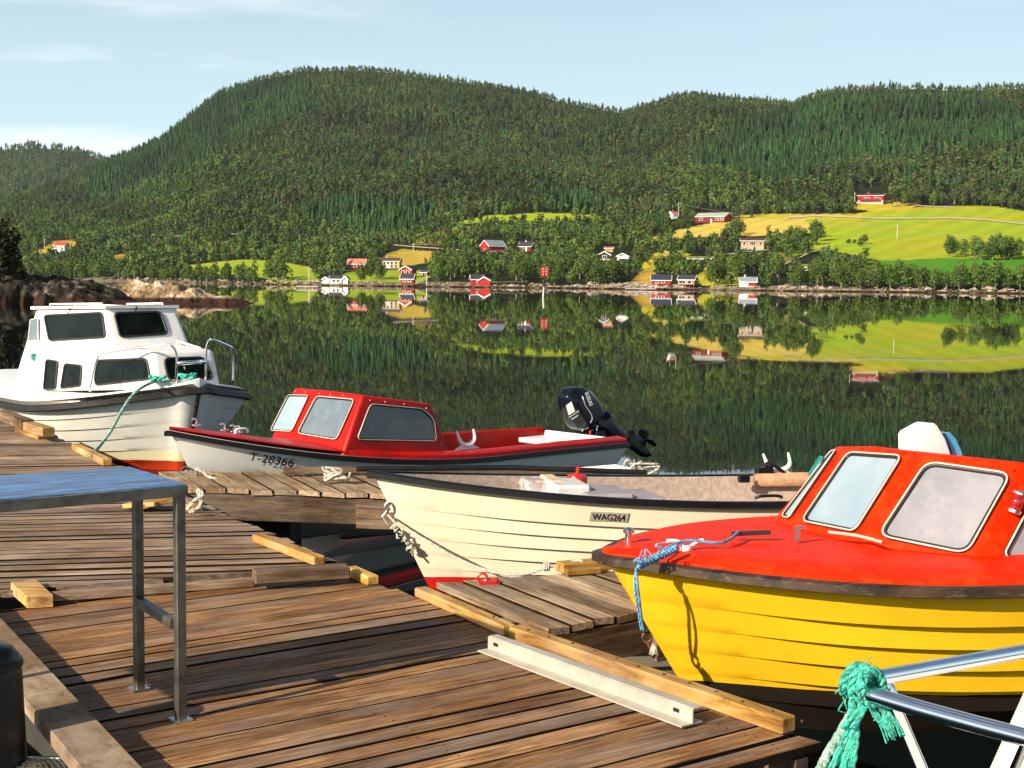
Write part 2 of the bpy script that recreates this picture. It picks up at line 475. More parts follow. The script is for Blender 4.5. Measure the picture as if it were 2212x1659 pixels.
MT['whitehull'] = band_mat('white_red_hull', [], (0.84, 0.82, 0.77), rough=.16, dirt_amt=.12)
MT['bigwhite'] = band_mat('white_cabin_hull', [(0.22, (0.86, 0.78, 0.48)), (0.11, (0.50, 0.04, 0.01))], (0.84, 0.82, 0.75), rough=.25, dirt_amt=.18)  # pale yellow band paints in a sunlit gradient and hull discolouring
MT['white'] = pmat('white_gelcoat', (0.83, 0.82, 0.79), 0.28, var=.04, scale=4, dirt=(.5, .45, .38), dirt_amt=.15)
MT['carpet'] = pmat('pile_carpet', (0.46, 0.35, 0.29), 0.95, var=.12, scale=28, bump=.8, bscale=140, spec=.1)
MT['greyin'] = pmat('grey_boat_box', (0.30, 0.27, 0.29), 0.6, var=.1)
MT['redpaint'] = pmat('red_paint', (0.55, 0.015, 0.01), 0.35, var=.1)
MT['rope_w'] = pmat('white_rope', (0.55, 0.5, 0.42), 0.9, var=.25, scale=40, bump=.8, bscale=160)
MT['rope_t'] = pmat('teal_rope', (0.03, 0.52, 0.40), 0.8, var=.3, scale=40, bump=.8, bscale=160, dirt=(.5, .75, .62), dirt_amt=.6)
MT['rope_p'] = pmat('faded_teal_rope', (0.40, 0.62, 0.50), 0.85, var=.3, scale=50, bump=.8, bscale=160)
MT['rope_b'] = pmat('blue_rope', (0.12, 0.36, 0.60), 0.8, var=.35, scale=50, bump=.6, bscale=160, dirt=(.6, .6, .7), dirt_amt=.6)
MT['rust'] = pmat('rusty_iron', (0.16, 0.07, 0.035), 0.7, .4, var=.4, scale=30)
MT['darkwire'] = pmat('dark_wire', (0.03, 0.02, 0.02), 0.6)
MT['ink'] = pmat('black_lettering', (0.012, 0.012, 0.013), 0.5, var=.0)
MT['plate'] = pmat('grey_name_plate', (0.36, 0.32, 0.26), 0.45, var=.1)
MT['paneY'] = pmat('hazy_plastic_pane', (0.32, 0.40, 0.46), 0.2, var=.14, scale=2.2, c2=(0.23, 0.32, 0.39), dirt=(.42, .45, .47), dirt_amt=.3)
MT['paneV'] = pmat('dusty_plastic_pane', (0.31, 0.30, 0.325), 0.26, var=.14, scale=2.0, c2=(0.21, 0.21, 0.24), dirt=(.44, .43, .43), dirt_amt=.4)
MT['paneR'] = pmat('grey_hazy_pane', (0.17, 0.21, 0.245), 0.2, var=.2, scale=2.5, c2=(0.10, 0.14, 0.18), dirt=(.5, .55, .58), dirt_amt=.25)
MT['paneD'] = pmat('dim_hazy_pane', (0.11, 0.12, 0.12), 0.18, var=.3, scale=2.5, c2=(0.07, 0.08, 0.085), dirt=(.2, .2, .2), dirt_amt=.3)
MT['glass'] = pmat('dark_window_glass', (0.006, 0.009, 0.006), 0.03, var=.3, scale=4, spec=.16)
MT['strip'] = pmat('cream_seal_strip', (0.62, 0.55, 0.45), 0.4, var=.1)
MT['tealmirror'] = pmat('teal_mirror', (0.05, 0.30, 0.30), 0.12, .3, var=.2)
MT['lens_red'] = pmat('red_lamp_lens', (0.30, 0.008, 0.006), 0.08, var=.15, coat=.6)
MT['decal'] = pmat('white_decal', (0.58, 0.57, 0.55), 0.4, var=.05)
MT['silver'] = pmat('silver_decal', (0.5, 0.52, 0.55), 0.35, .5, var=.05)
# ---------------------------------------------------------------- water
def water_mat():
    m, nt, b = nodes_of('still_water')
    b.inputs['Base Color'].default_value = (0.003, 0.006, 0.006, 1)
    b.inputs['Roughness'].default_value = 0.015
    b.inputs['IOR'].default_value = 1.30
    tc = N(nt, 'ShaderNodeTexCoord')
    mp = N(nt, 'ShaderNodeMapping'); mp.inputs['Scale'].default_value = (1.0, 0.55, 1)
    L(nt, tc.outputs['Object'], mp.inputs['Vector'])
    nz = N(nt, 'ShaderNodeTexNoise'); nz.inputs['Scale'].default_value = 1.3; nz.inputs['Detail'].default_value = 3; nz.inputs['Roughness'].default_value = 0.5
    L(nt, mp.outputs['Vector'], nz.inputs['Vector'])
    n2 = N(nt, 'ShaderNodeTexNoise'); n2.inputs['Scale'].default_value = 0.045; n2.inputs['Detail'].default_value = 3
    L(nt, tc.outputs['Object'], n2.inputs['Vector'])
    mr = N(nt, 'ShaderNodeMapRange'); mr.inputs['From Min'].default_value = .4; mr.inputs['From Max'].default_value = .7; mr.inputs['To Min'].default_value = .25; mr.inputs['To Max'].default_value = 1.0
    L(nt, n2.outputs['Fac'], mr.inputs['Value'])
    mm = N(nt, 'ShaderNodeMath', operation='MULTIPLY'); L(nt, nz.outputs['Fac'], mm.inputs[0]); L(nt, mr.outputs['Result'], mm.inputs[1])
    bp = N(nt, 'ShaderNodeBump'); bp.inputs['Strength'].default_value = 0.036; bp.inputs['Distance'].default_value = 0.04
    L(nt, mm.outputs[0], bp.inputs['Height']); L(nt, bp.outputs['Normal'], b.inputs['Normal'])
    return m
wv = [(-2500, -400, 0), (2500, -400, 0), (2500, 3200, 0), (-2500, 3200, 0)]
water = mesh_obj('water', wv, [(0, 1, 2, 3)], water_mat())
tag(water, 'calm dark fjord water mirroring the green hillside', 'water', kind='structure')

# ---------------------------------------------------------------- terrain
def vnoise(x, y, seed=0):
    xi = np.floor(x).astype(np.int64); yi = np.floor(y).astype(np.int64)
    fx = x-xi; fy = y-yi
    fx = fx*fx*(3-2*fx); fy = fy*fy*(3-2*fy)
    def h(a, b):
        n = (a*374761393+b*668265263+seed*1442695041) & 0xffffffff
        n = ((n ^ (n >> 13))*1274126177) & 0xffffffff
        return ((n ^ (n >> 16)) & 0xffff)/65535.0
    return (h(xi, yi)*(1-fx)+h(xi+1, yi)*fx)*(1-fy)+(h(xi, yi+1)*(1-fx)+h(xi+1, yi+1)*fx)*fy
def fbm(x, y, o=4, seed=0):
    s = 0; a = 0.5
    for i in range(o):
        s = s+a*(vnoise(x*2**i, y*2**i, seed+i)-0.5); a *= 0.5
    return s
def inpoly(x, y, poly):
    x = np.asarray(x, float); y = np.asarray(y, float); r = np.zeros(x.shape, bool); n = len(poly)
    for i in range(n):
        x1, y1 = poly[i]; x2, y2 = poly[(i+1) % n]
        if y1 == y2: continue
        c = ((y1 > y) != (y2 > y)) & (x < (x2-x1)*(y-y1)/(y2-y1)+x1)
        r ^= c
    return r
def elev(X, y):
    yy = y-0.0105*(X-1106)
    return np.tan(np.arctan((829.5-yy)/FPX)-PITCH)
cX = [-600, 0, 240, 450, 620, 800, 1000, 1500, 1900, 2250, 2900]
cD0 = [860, 760, 690, 560, 480, 455, 450, 425, 415, 410, 400]
bX = [-600, 0, 200, 450, 700, 900, 1000, 1150, 1350, 1500, 1700, 1850, 2100, 2250, 2900]
bY = [545, 545, 530, 525, 525, 515, 480, 455, 462, 458, 455, 438, 440, 452, 460]
bD = [1150, 1100, 1050, 940, 860, 830, 860, 930, 900, 880, 850, 870, 860, 840, 800]
rX = [-600, -200, 0, 60, 150, 232, 300, 350, 420, 470, 560, 650, 760, 850, 960, 1050, 1150, 1200, 1300, 1340, 1400, 1450, 1500, 1560, 1650, 1700, 1720, 1800, 1900, 2000, 2100, 2250, 2500, 2900]
rY = [470, 450, 432, 420, 395, 352, 326, 302, 247, 207, 176, 156, 154, 161, 176, 188, 205, 222, 240, 246, 230, 214, 210, 220, 226, 232, 218, 198, 192, 194, 197, 192, 200, 230]
r1X = [-600, 0, 300, 700, 1100, 1340, 1500, 1900, 2300, 2900]
r1D = [1900, 1900, 1950, 1900, 1850, 1750, 1600, 1500, 1450, 1400]
def ground_z(X, d):
    X = np.asarray(X, float); d = np.asarray(d, float)
    d0 = np.interp(X, cX, cD0)+6*fbm(X/40.0, X*0+3.3, 3, 5)*2
    db = np.interp(X, bX, bD); yb = np.interp(X, bX, bY)
    d1 = np.interp(X, r1X, r1D); yr = np.interp(X, rX, rY)
    eb = elev(X, yb); er = elev(X, yr)
    e0 = -CAMH/d0
    s1 = np.clip((d-d0)/(db-d0), 0, 1); s2 = np.clip((d-db)/(d1-db), 0, 1)
    e = np.where(d < db, e0+(eb-e0)*(s1**0.92), eb+(er-eb)*(1-(1-s2)**1.3))
    z = CAMH+d*e
    wx = (X-1106)/FPX*d
    z = z+np.clip(s1*2, 0, 1)*(1-np.clip(s1, 0, 1)*0.4)*3.0*fbm(wx/55, d/55, 3, 9)
    z = z+np.where(s2 > 0, np.sin(np.pi*np.clip(s2, 0, 1))*82*fbm(wx/210, d/210, 4, 2), 0)
    z = z+0.9*np.clip((d-d0)/5, 0, 1)
    z = np.where(d < d0, np.maximum(-(d0-d)*0.10, -4), z)
    z = np.where(d > d1, CAMH+d1*er-(d-d1)*0.3, z)
    return z
def T(px, py):
    """the point of the hillside seen at a place in the photo"""
    d = ray(px, py); lo = 380.0; t = np.linspace(380, 2300, 1600)
    x = d.x/d.y*t; z = CAMH+d.z/d.y*t
    g = ground_z(1106+FPX*x/t, t)
    k = np.argmax(g >= z) if (g >= z).any() else len(t)-1
    return Vector((x[k], t[k], g[k]))
def GZ(x, y):
    return float(ground_z(np.array([1106+FPX*x/y]), np.array([y]))[0])
def PIX(x, y, z):
    Mi = np.array(CAMM.inverted()); P = np.stack([x, y, z, np.ones_like(x)])
    q = Mi @ P
    return 1106+FPX*q[0]/-q[2], 829.5-FPX*q[1]/-q[2]
# fields and clearings, outlined on the hillside (photo coordinates), with their grass colour
BR = (0.30, 0.40, 0.018); GR = (0.075, 0.235, 0.015); HAY = (0.55, 0.45, 0.08); ORG = (0.42, 0.32, 0.045); OLV = (0.17, 0.19, 0.035); YG = (0.45, 0.42, 0.03)
FIELDS = [
    ([(1730, 472), (1840, 465), (1890, 452), (1990, 447), (2080, 444), (2150, 446), (2240, 460), (2420, 480), (2420, 562), (2100, 558), (1900, 563), (1790, 540), (1715, 552), (1690, 548), (1745, 520), (1770, 500)], BR, 0.35),
    ([(1860, 563), (2050, 558), (2420, 560), (2420, 600), (2200, 612), (1930, 616), (1880, 608), (1890, 580)], GR, 0.12),
    ([(1560, 476), (1700, 463), (1735, 472), (1765, 500), (1730, 506), (1560, 511), (1500, 512), (1420, 520), (1405, 512), (1470, 496)], HAY, 0.2),
    ([(975, 483), (1030, 470), (1075, 462), (1090, 466), (1165, 459), (1240, 461), (1312, 468), (1310, 472), (1240, 476), (1150, 480), (1080, 480)], BR, 0.25),
    ([(300, 585), (410, 573), (450, 568), (530, 561), (600, 564), (668, 577), (690, 607), (620, 610), (520, 592), (420, 590)], (0.28, 0.38, 0.025), 0.2),
    ([(715, 608), (750, 588), (800, 584), (900, 582), (930, 600), (910, 612), (800, 612)], (0.26, 0.38, 0.022), 0.2),
    ([(838, 546), (870, 538), (935, 543), (962, 553), (930, 566), (890, 574), (860, 574), (830, 560)], ORG, 0.3),
    ([(60, 552), (88, 535), (120, 520), (165, 520), (170, 528), (140, 548), (90, 556)], ORG, 0.3),
    ([(240, 552), (268, 548), (275, 562), (248, 572)], ORG, 0.3),
    ([(395, 540), (440, 522), (500, 520), (530, 540), (480, 555), (420, 555)], OLV, 0.5),
    ([(885, 528), (930, 505), (990, 488), (1060, 488), (1050, 500), (950, 530)], OLV, 0.5),
    ([(1380, 575), (1420, 545), (1470, 540), (1490, 550), (1440, 570), (1400, 590)], YG, 0.4),
    ([(1600, 548), (1690, 545), (1720, 560), (1660, 578), (1620, 570)], OLV, 0.4),
    ([(1500, 600), (1530, 575), (1590, 590), (1600, 615), (1520, 618)], YG, 0.4),
    ([(1380, 590), (1400, 575), (1425, 600), (1400, 615), (1360, 612)], ORG, 0.4),
    ([(1820, 446), (1850, 436), (1920, 436), (1990, 440), (1960, 452), (1880, 456)], YG, 0.35),
    ([(1570, 468), (1650, 462), (1860, 462), (1860, 472), (1700, 474)], YG, 0.3),
]
XS = np.arange(-560, 2800, 5.0)
DS = np.concatenate([np.arange(392, 980, 5.0), np.arange(980, 2150, 13.0)])
gX, gD = np.meshgrid(XS, DS)
gz = ground_z(gX, gD)
gx = (gX-1106)/FPX*gD
ppx, ppy = PIX(gx.ravel(), gD.ravel(), gz.ravel())
gcol = np.zeros((gx.size, 4)); gcol[:, 3] = 1
nn = fbm(gx.ravel()/14, gD.ravel()/14, 4, 21)+0.5
gcol[:, :3] = np.array([0.020, 0.024, 0.008])[None]*(0.6+0.8*nn[:, None])
n3 = fbm(gx.ravel()/30, gD.ravel()/22, 5, 31)
infield = np.zeros(gx.size, bool)
wob = 6*fbm(gx.ravel()/25, gD.ravel()/25, 3, 77)
for poly, c, v in FIELDS:
    k = inpoly(ppx+wob*1.5, ppy+wob*0.5, poly)
    infield |= k
    a = np.array(c); bcol = np.array([c[0]*1.3+0.05, c[1]*0.88, c[2]])
    w = np.clip(0.5+n3*3.2*(v/0.3), 0, 1)[:, None]
    mow = (1+.07*np.sin((gD.ravel()*.94+gx.ravel()*.34)*1.1+n3*5))[:, None]
    gcol[k, :3] = ((a*(1-w*v*1.5)+bcol*(w*v*1.5))*mow)[k]
sh = (gz.ravel() < 0.75+1.6*np.clip(n3*3, -.4, 1)) & (ppy > 560)
gcol[sh, :3] = np.array([0.20, 0.165, 0.11])*(0.4+nn[sh, None])
me = bpy.data.meshes.new('hillside')
nr, nc = gX.shape
vv = np.stack([gx.ravel(), gD.ravel(), gz.ravel()], 1)
idx = np.arange(nr*nc).reshape(nr, nc)
q = np.stack([idx[:-1, :-1], idx[:-1, 1:], idx[1:, 1:], idx[1:, :-1]], -1).reshape(-1, 4)
def fast_mesh(name, verts, faces, mat, cols=None, smooth=False):
    me = bpy.data.meshes.new(name)
    k = faces.shape[1]
    me.vertices.add(len(verts)); me.vertices.foreach_set('co', verts.astype(np.float32).ravel())
    me.loops.add(faces.size); me.loops.foreach_set('vertex_index', faces.astype(np.int32).ravel())
    me.polygons.add(len(faces))
    me.polygons.foreach_set('loop_start', np.arange(0, faces.size, k, dtype=np.int32))
    me.polygons.foreach_set('loop_total', np.full(len(faces), k, dtype=np.int32))
    if cols is not None:
        at = me.attributes.new('tint', 'FLOAT_COLOR', 'POINT')
        at.data.foreach_set('color', cols.astype(np.float32).ravel())
    me.materials.append(mat)
    me.update(calc_edges=True); me.validate()
    if smooth: me.shade_smooth()
    return me
def ground_mat():
    m, nt, b = nodes_of('hillside_ground')
    at = N(nt, 'ShaderNodeAttribute'); at.attribute_name = 'tint'
    tc = N(nt, 'ShaderNodeTexCoord')
    nz = N(nt, 'ShaderNodeTexNoise'); nz.inputs['Scale'].default_value = 0.35; nz.inputs['Detail'].default_value = 6; nz.inputs['Roughness'].default_value = .7
    mp = N(nt, 'ShaderNodeMapping'); mp.inputs['Scale'].default_value = (.35, 1, 1); L(nt, tc.outputs['Object'], mp.inputs['Vector']); L(nt, mp.outputs['Vector'], nz.inputs['Vector'])
    mr = N(nt, 'ShaderNodeMapRange'); mr.inputs['To Min'].default_value = 0.6; mr.inputs['To Max'].default_value = 1.35; L(nt, nz.outputs['Fac'], mr.inputs['Value'])
    sc = N(nt, 'ShaderNodeVectorMath', operation='SCALE'); L(nt, at.outputs['Color'], sc.inputs[0]); L(nt, mr.outputs['Result'], sc.inputs['Scale'])
    L(nt, sc.outputs[0], b.inputs['Base Color']); b.inputs['Roughness'].default_value = 0.95; b.inputs['Specular IOR Level'].default_value = 0.05
    return m
MT['ground'] = ground_mat()
terrain = bpy.data.objects.new('hillside', fast_mesh('hillside', vv, q, MT['ground'], gcol, True)); COL.objects.link(terrain)
tag(terrain, 'wooded hillside with bright green fields above the fjord', 'hillside', kind='structure')
# the farther hill at the end of the fjord, left
fX = np.arange(-700, 460, 10.0); fD = np.linspace(2350, 3300, 60)
fXX, fDD = np.meshgrid(fX, fD)
fr_y = np.interp(fX, [-700, -300, -60, 0, 70, 130, 190, 240, 330, 460], [360, 336, 330, 325, 318, 320, 333, 348, 380, 430])
fe = elev(fX, fr_y)
t = np.clip((fDD-2350)/700, 0, 1)
def far_z(X, d):
    fe = elev(X, np.interp(X, fX, fr_y)); t = np.clip((d-2350)/700, 0, 1)
    z = CAMH+3050*fe*(t**0.9); return z+np.sin(np.pi*t)*40*fbm((X-1106)/FPX*d/260, d/260, 4, 40)-np.where(d > 3050, (d-3050)*0.3, 0)
fz = far_z(fXX, fDD); fx = (fXX-1106)/FPX*fDD
idx = np.arange(fx.size).reshape(fx.shape)
q = np.stack([idx[:-1, :-1], idx[:-1, 1:], idx[1:, 1:], idx[1:, :-1]], -1).reshape(-1, 4)
fc = np.tile(np.array([[0.05, 0.062, 0.02, 1]]), (fx.size, 1))
far_hill = bpy.data.objects.new('far_hill', fast_mesh('far_hill', np.stack([fx.ravel(), fDD.ravel(), fz.ravel()], 1), q, MT['ground'], fc, True)); COL.objects.link(far_hill)
tag(far_hill, 'distant bluish hill at the left end of the fjord', 'hill', kind='structure')

# ---------------------------------------------------------------- trees: foliage as many small leaf-clump faces
def tri_cards(P, Nrm, size, rng):
    """one triangle per point, roughly facing Nrm"""
    n = len(P)
    a = rng.normal(size=(n, 3)); a -= (a*Nrm).sum(1, keepdims=True)*Nrm; a /= np.linalg.norm(a, axis=1, keepdims=True)+1e-9
    b = np.cross(Nrm, a)
    s = (size*(0.7+0.6*rng.random(n)))[:, None] if np.ndim(size) else (size*(0.7+0.6*rng.random(n)))[:, None]
    v = np.stack([P+a*s, P-a*s*0.5+b*s*0.85, P-a*s*0.5-b*s*0.85], 1).reshape(-1, 3)
    return v, np.arange(3*n).reshape(-1, 3)
def unit(v): return v/(np.linalg.norm(v, axis=-1, keepdims=True)+1e-9)
def trunk_tris(h, r, rng, n=3, lean=0.0):
    k = np.arange(n)*2*np.pi/n
    b = np.stack([np.cos(k)*r, np.sin(k)*r, 0*k], 1); tp = np.stack([np.cos(k)*r*.35+lean, np.sin(k)*r*.35, 0*k+h], 1)
    v = np.concatenate([b, tp]); f = []
    for i in range(n):
        j = (i+1) % n; f += [(i, j, n+j), (i, n+j, n+i)]
    return v, np.array(f)
def t_spruce(rng, layers=8, per=7, R=0.17):
    V = []; F = []; C = []; n = 0
    for i in range(layers):
        h = 0.08+0.88*i/layers; rr = R*(1-h)**0.85*(0.85+0.3*rng.random())+0.012
        ph = rng.random()*6.28
        for k in range(per):
            a = ph+k*2*np.pi/per+rng.normal()*.12; r1 = rr*(0.75+0.5*rng.random()); da = np.pi/per*1.15
            top = (0, 0, min(h+0.19, 1.0)); dz = -0.03-0.03*rng.random()
            V += [top, (np.cos(a-da)*r1, np.sin(a-da)*r1, h+dz), (np.cos(a+da)*r1, np.sin(a+da)*r1, h+dz+rng.normal()*.012)]
            F.append((n, n+1, n+2)); n += 3
            c = 0.75+0.5*rng.random(); C += [c*.8, c*1.1, c*1.1]
    tv, tf = trunk_tris(0.2, 0.012, rng)
    V = np.array(V); F = np.array(F)
    return np.concatenate([V, tv]), np.concatenate([F, tf+len(V)]), np.concatenate([np.array(C), np.full(len(tv), -1.0)])
def t_crown(rng, n=60, base=0.12, top=1.0, R=0.3, size=0.085, lumps=5, trunk=True, rise=1.0, flat=1.0, th=0.02):
    cs = []
    for k in range(lumps):
        h = base+(top-base)*(0.22+0.62*(k+0.5*rng.random())/lumps)
        prof = math.sin(math.pi*min(1, max(0.05, ((h-base)/(top-base))**rise)))
        a = rng.random()*6.28; rr = R*prof*0.55*rng.random()**.5
        cs.append((np.array([np.cos(a)*rr, np.sin(a)*rr, h]), R*(0.45+0.35*rng.random())*max(.45, prof)))
    cs.append((np.array([0, 0, (base+top)/2]), R*0.75))
    P = []; NN = []
    w = np.array([c[1]**2 for c in cs]); w /= w.sum()
    for i in rng.choice(len(cs), n, p=w):
        c, r = cs[i]; d = unit(rng.normal(size=3)); d[2] *= flat
        p = c+d*r*(0.65+0.4*rng.random())
        P.append(p); NN.append(unit(d+rng.normal(size=3)*0.55+np.array([0, 0, .15])))
    P = np.array(P); NN = np.array(NN)
    P[:, 2] = np.clip(P[:, 2], base*.8, top)
    v, f = tri_cards(P, NN, size, rng)
    c = np.repeat(0.76+0.46*rng.random(n), 3)
    if trunk:
        tv, tf = trunk_tris((base+top)/2, th, rng)
        f = np.concatenate([f, tf+len(v)]); v = np.concatenate([v, tv]); c = np.concatenate([c, np.full(len(tv), -1.0)])
    return v, f, c
tr = np.random.default_rng(5)
TPL = {
    'spruce': [t_spruce(tr, 8, 7, 0.15+0.04*tr.random()) for _ in range(5)],
    'pine': [t_crown(tr, 66, 0.16, 1.0, 0.155+0.04*tr.random(), 0.062, 7, True, 0.6, .9, .014) for _ in range(6)],
    'birch': [t_crown(tr, 64, 0.04, 1.0, 0.235+0.05*tr.random(), 0.078, 6, True, 0.7, 1.0, .012) for _ in range(6)],
    'bush': [t_crown(tr, 44, 0.0, 1.0, 0.5, 0.17, 4, False, .8, 1.0) for _ in range(3)],
}
TCOL = {'spruce': (0.024, 0.058, 0.016), 'pine': (0.057, 0.078, 0.024), 'birch': (0.074, 0.118, 0.020), 'bush': (0.07, 0.10, 0.018)}
TRK = {'spruce': (0.05, 0.04, 0.03), 'pine': (0.06, 0.048, 0.036), 'birch': (0.20, 0.18, 0.15), 'bush': (0.1, 0.07, 0.05)}
def plant_mesh(name, pts, kinds, hts, tints, rng):
    """every tree of a far wood merged into one mesh"""
    Vs = []; Fs = []; Cs = []; n = 0
    for kind in TPL:
        for ti, (v, f, c) in enumerate(TPL[kind]):
            sel = np.where((kinds == kind) & ((np.arange(len(pts)) % len(TPL[kind])) == ti))[0]
            if not len(sel): continue
            a = rng.random(len(sel))*6.28; ca = np.cos(a)[:, None]; sa = np.sin(a)[:, None]
            h = hts[sel][:, None]; wd = h*(0.85+0.35*rng.random((len(sel), 1)))
            x = (v[None, :, 0]*ca-v[None, :, 1]*sa)*wd+pts[sel, 0:1]
            y = (v[None, :, 0]*sa+v[None, :, 1]*ca)*wd+pts[sel, 1:2]
            z = v[None, :, 2]*h+pts[sel, 2:3]-0.3
            Vs.append(np.stack([x, y, z], -1).reshape(-1, 3))
            Fs.append((f[None]+(np.arange(len(sel))*len(v))[:, None, None]+n).reshape(-1, 3)); n += len(sel)*len(v)
            leaf = tints[sel][:, None, :]*np.clip(c, 0, 9)[None, :, None]
            col = np.where((c < 0)[None, :, None], np.array(TRK[kind])[None, None, :], leaf)
            Cs.append(col.reshape(-1, 3))
    C = np.concatenate(Cs); C = np.concatenate([C, np.ones((len(C), 1))], 1)
    o = bpy.data.objects.new(name, fast_mesh(name, np.concatenate(Vs), np.concatenate(Fs), MT['leaf'], C))
    COL.objects.link(o); return o
# places kept free of trees: fields, and (filled in below) houses, roads, pole feet
CLEAR = [p for p, c, v in FIELDS if c not in (OLV, YG)]
SPARSE = [p for p, c, v in FIELDS if c in (OLV, YG)]
HOUSE_CLEAR = [(1030, 515, 1100, 556), (1110, 518, 1156, 550), (810, 550, 868, 592), (745, 558, 795, 592), (855, 572, 935, 612), (860, 592, 900, 628), (1005, 598, 1070, 630), (690, 596, 765, 625),
    (1500, 452, 1582, 486), (1448, 455, 1470, 478), (1594, 512, 1655, 548), (1284, 540, 1368, 572), (1700, 566, 1780, 590), (1345, 598, 1515, 632), (1594, 594, 1645, 628), (1842, 408, 1920, 446), (106, 515, 150, 550), (1482, 550, 1545, 572), (1300, 530, 1330, 546)]
ROADS = [[(1700, 472), (1760, 467), (1900, 473), (2060, 472), (2130, 476), (2240, 488), (2420, 512)], [(815, 532), (850, 530), (880, 533), (935, 537), (1000, 542)], [(500, 506), (560, 508), (690, 516)], [(1930, 446), (1950, 440), (1990, 446), (2060, 449)], [(245, 516), (330, 508), (400, 512)], [(1560, 552), (1610, 546), (1660, 540)], [(1690, 575), (1740, 552), (1790, 532)]]
def sample_forest():
    out = []
    xs = []; ds = []
    d = 410.0
    while d < 1960:
        step = 5.0 if d < 900 else 5.9
        w = np.arange(-0.56*d, 0.60*d, step)
        xs.append(w+RNG.uniform(-.48, .48, len(w))*step); ds.append(np.full(len(w), d)+RNG.uniform(-.48, .48, len(w))*step)
        d += step
    x = np.concatenate(xs); d = np.concatenate(ds)
    X = 1106+FPX*x/d
    z = ground_z(X, d); px, py = PIX(x, d, z)
    keep = (z > 1.2) & (d > np.interp(X, cX, cD0)+6) & (d < np.interp(X, r1X, r1D)+25) & (px > -420) & (px < 2640)
    for p in CLEAR: keep &= ~inpoly(px, py, p)
    for p in SPARSE: keep &= ~(inpoly(px, py, p) & (RNG.random(len(px)) < .82))
    for a, b, c, e in HOUSE_CLEAR: keep &= ~((px > a) & (px < c) & (py > b) & (py < e+13))
    for r in ROADS:
        rx = [p[0] for p in r]; ry = [p[1] for p in r]
        yy = np.interp(px, rx, ry); keep &= ~((px > rx[0]) & (px < rx[-1]) & (py > yy-4) & (py < yy+12))
    hp_ = 7.5*FPX/d                     # a tree's crown must not stand in front of the open fields
    for p, c, v in FIELDS:
        if c in (HAY, BR, ORG) or c[0] < .3 and c[1] > .3:
            keep &= ~(inpoly(px, py-hp_*.55, p) & (RNG.random(len(px)) < .93))
    return x[keep], d[keep], z[keep], px[keep], py[keep]
fxs, fds, fzs, fpx, fpy = sample_forest()
# which kinds grow where
SPR = [[(170, 420), (200, 360), (330, 300), (430, 215), (520, 180), (700, 190), (640, 250), (480, 330), (420, 420), (330, 440), (250, 440)], [(1490, 350), (1640, 250), (1800, 215), (2100, 220), (2240, 240), (2400, 240), (2400, 300), (2212, 320), (2050, 330), (1850, 360), (1720, 405), (1520, 385)], [(640, 470), (760, 440), (900, 450), (960, 470), (930, 500), (800, 520), (700, 500)], [(1150, 430), (1250, 430), (1320, 460), (1180, 455)]]
BIR = [[(230, 420), (430, 360), (560, 300), (600, 340), (520, 420), (420, 470), (300, 470)], [(1400, 360), (1560, 370), (1700, 420), (1800, 440), (1700, 470), (1480, 460), (1380, 420)], [(0, 380), (200, 470), (0, 480)]]
pn = fbm(fxs/60, fds/60, 3, 3)
kinds = np.where(RNG.random(len(fxs)) < 0.72, 'pine', 'birch').astype('<U8')
kinds[(RNG.random(len(fxs)) < .12)] = 'spruce'
low = fpy > 470+pn*60
kinds[low & (RNG.random(len(fxs)) < .80)] = 'birch'
wx_ = 60*fbm(fxs/80, fds/80, 2, 15)
for p in SPR: kinds[inpoly(fpx+wx_, fpy+wx_*.6, p) & (RNG.random(len(fxs)) < .93)] = 'spruce'
for p in BIR: kinds[inpoly(fpx+wx_, fpy+wx_*.6, p) & (RNG.random(len(fxs)) < .75)] = 'birch'
hts = np.where(kinds == 'spruce', RNG.uniform(8, 14.5, len(fxs)), np.where(kinds == 'pine', RNG.uniform(8, 15, len(fxs)), RNG.uniform(5.5, 11, len(fxs))))
hts *= np.where(fds < 620, 0.66, np.where(fds < 850, .85, 1.0))
hts = np.where(fpy < np.interp(fpx, rX, rY)+22, hts*RNG.uniform(.45, .85, len(fxs)), hts)
tints = np.array([TCOL[k] for k in kinds])*(0.60+0.68*RNG.random((len(fxs), 1))**1.2)
tints *= np.clip(1+1.1*fbm(fxs/45, fds/45, 3, 61), .6, 1.5)[:, None]
tints *= 1+0.10*RNG.normal(size=(len(fxs), 3))*np.array([1, .35, .4])
warm = RNG.random(len(fxs)) < .10
tints[warm & (kinds == 'pine')] *= np.array([1.3, .98, .95])
tints = np.clip(tints, 0.004, 1)
# the far wood as one mass; trees near the shore and the farms follow one by one
fpts = np.stack([fxs, fds, fzs], 1)
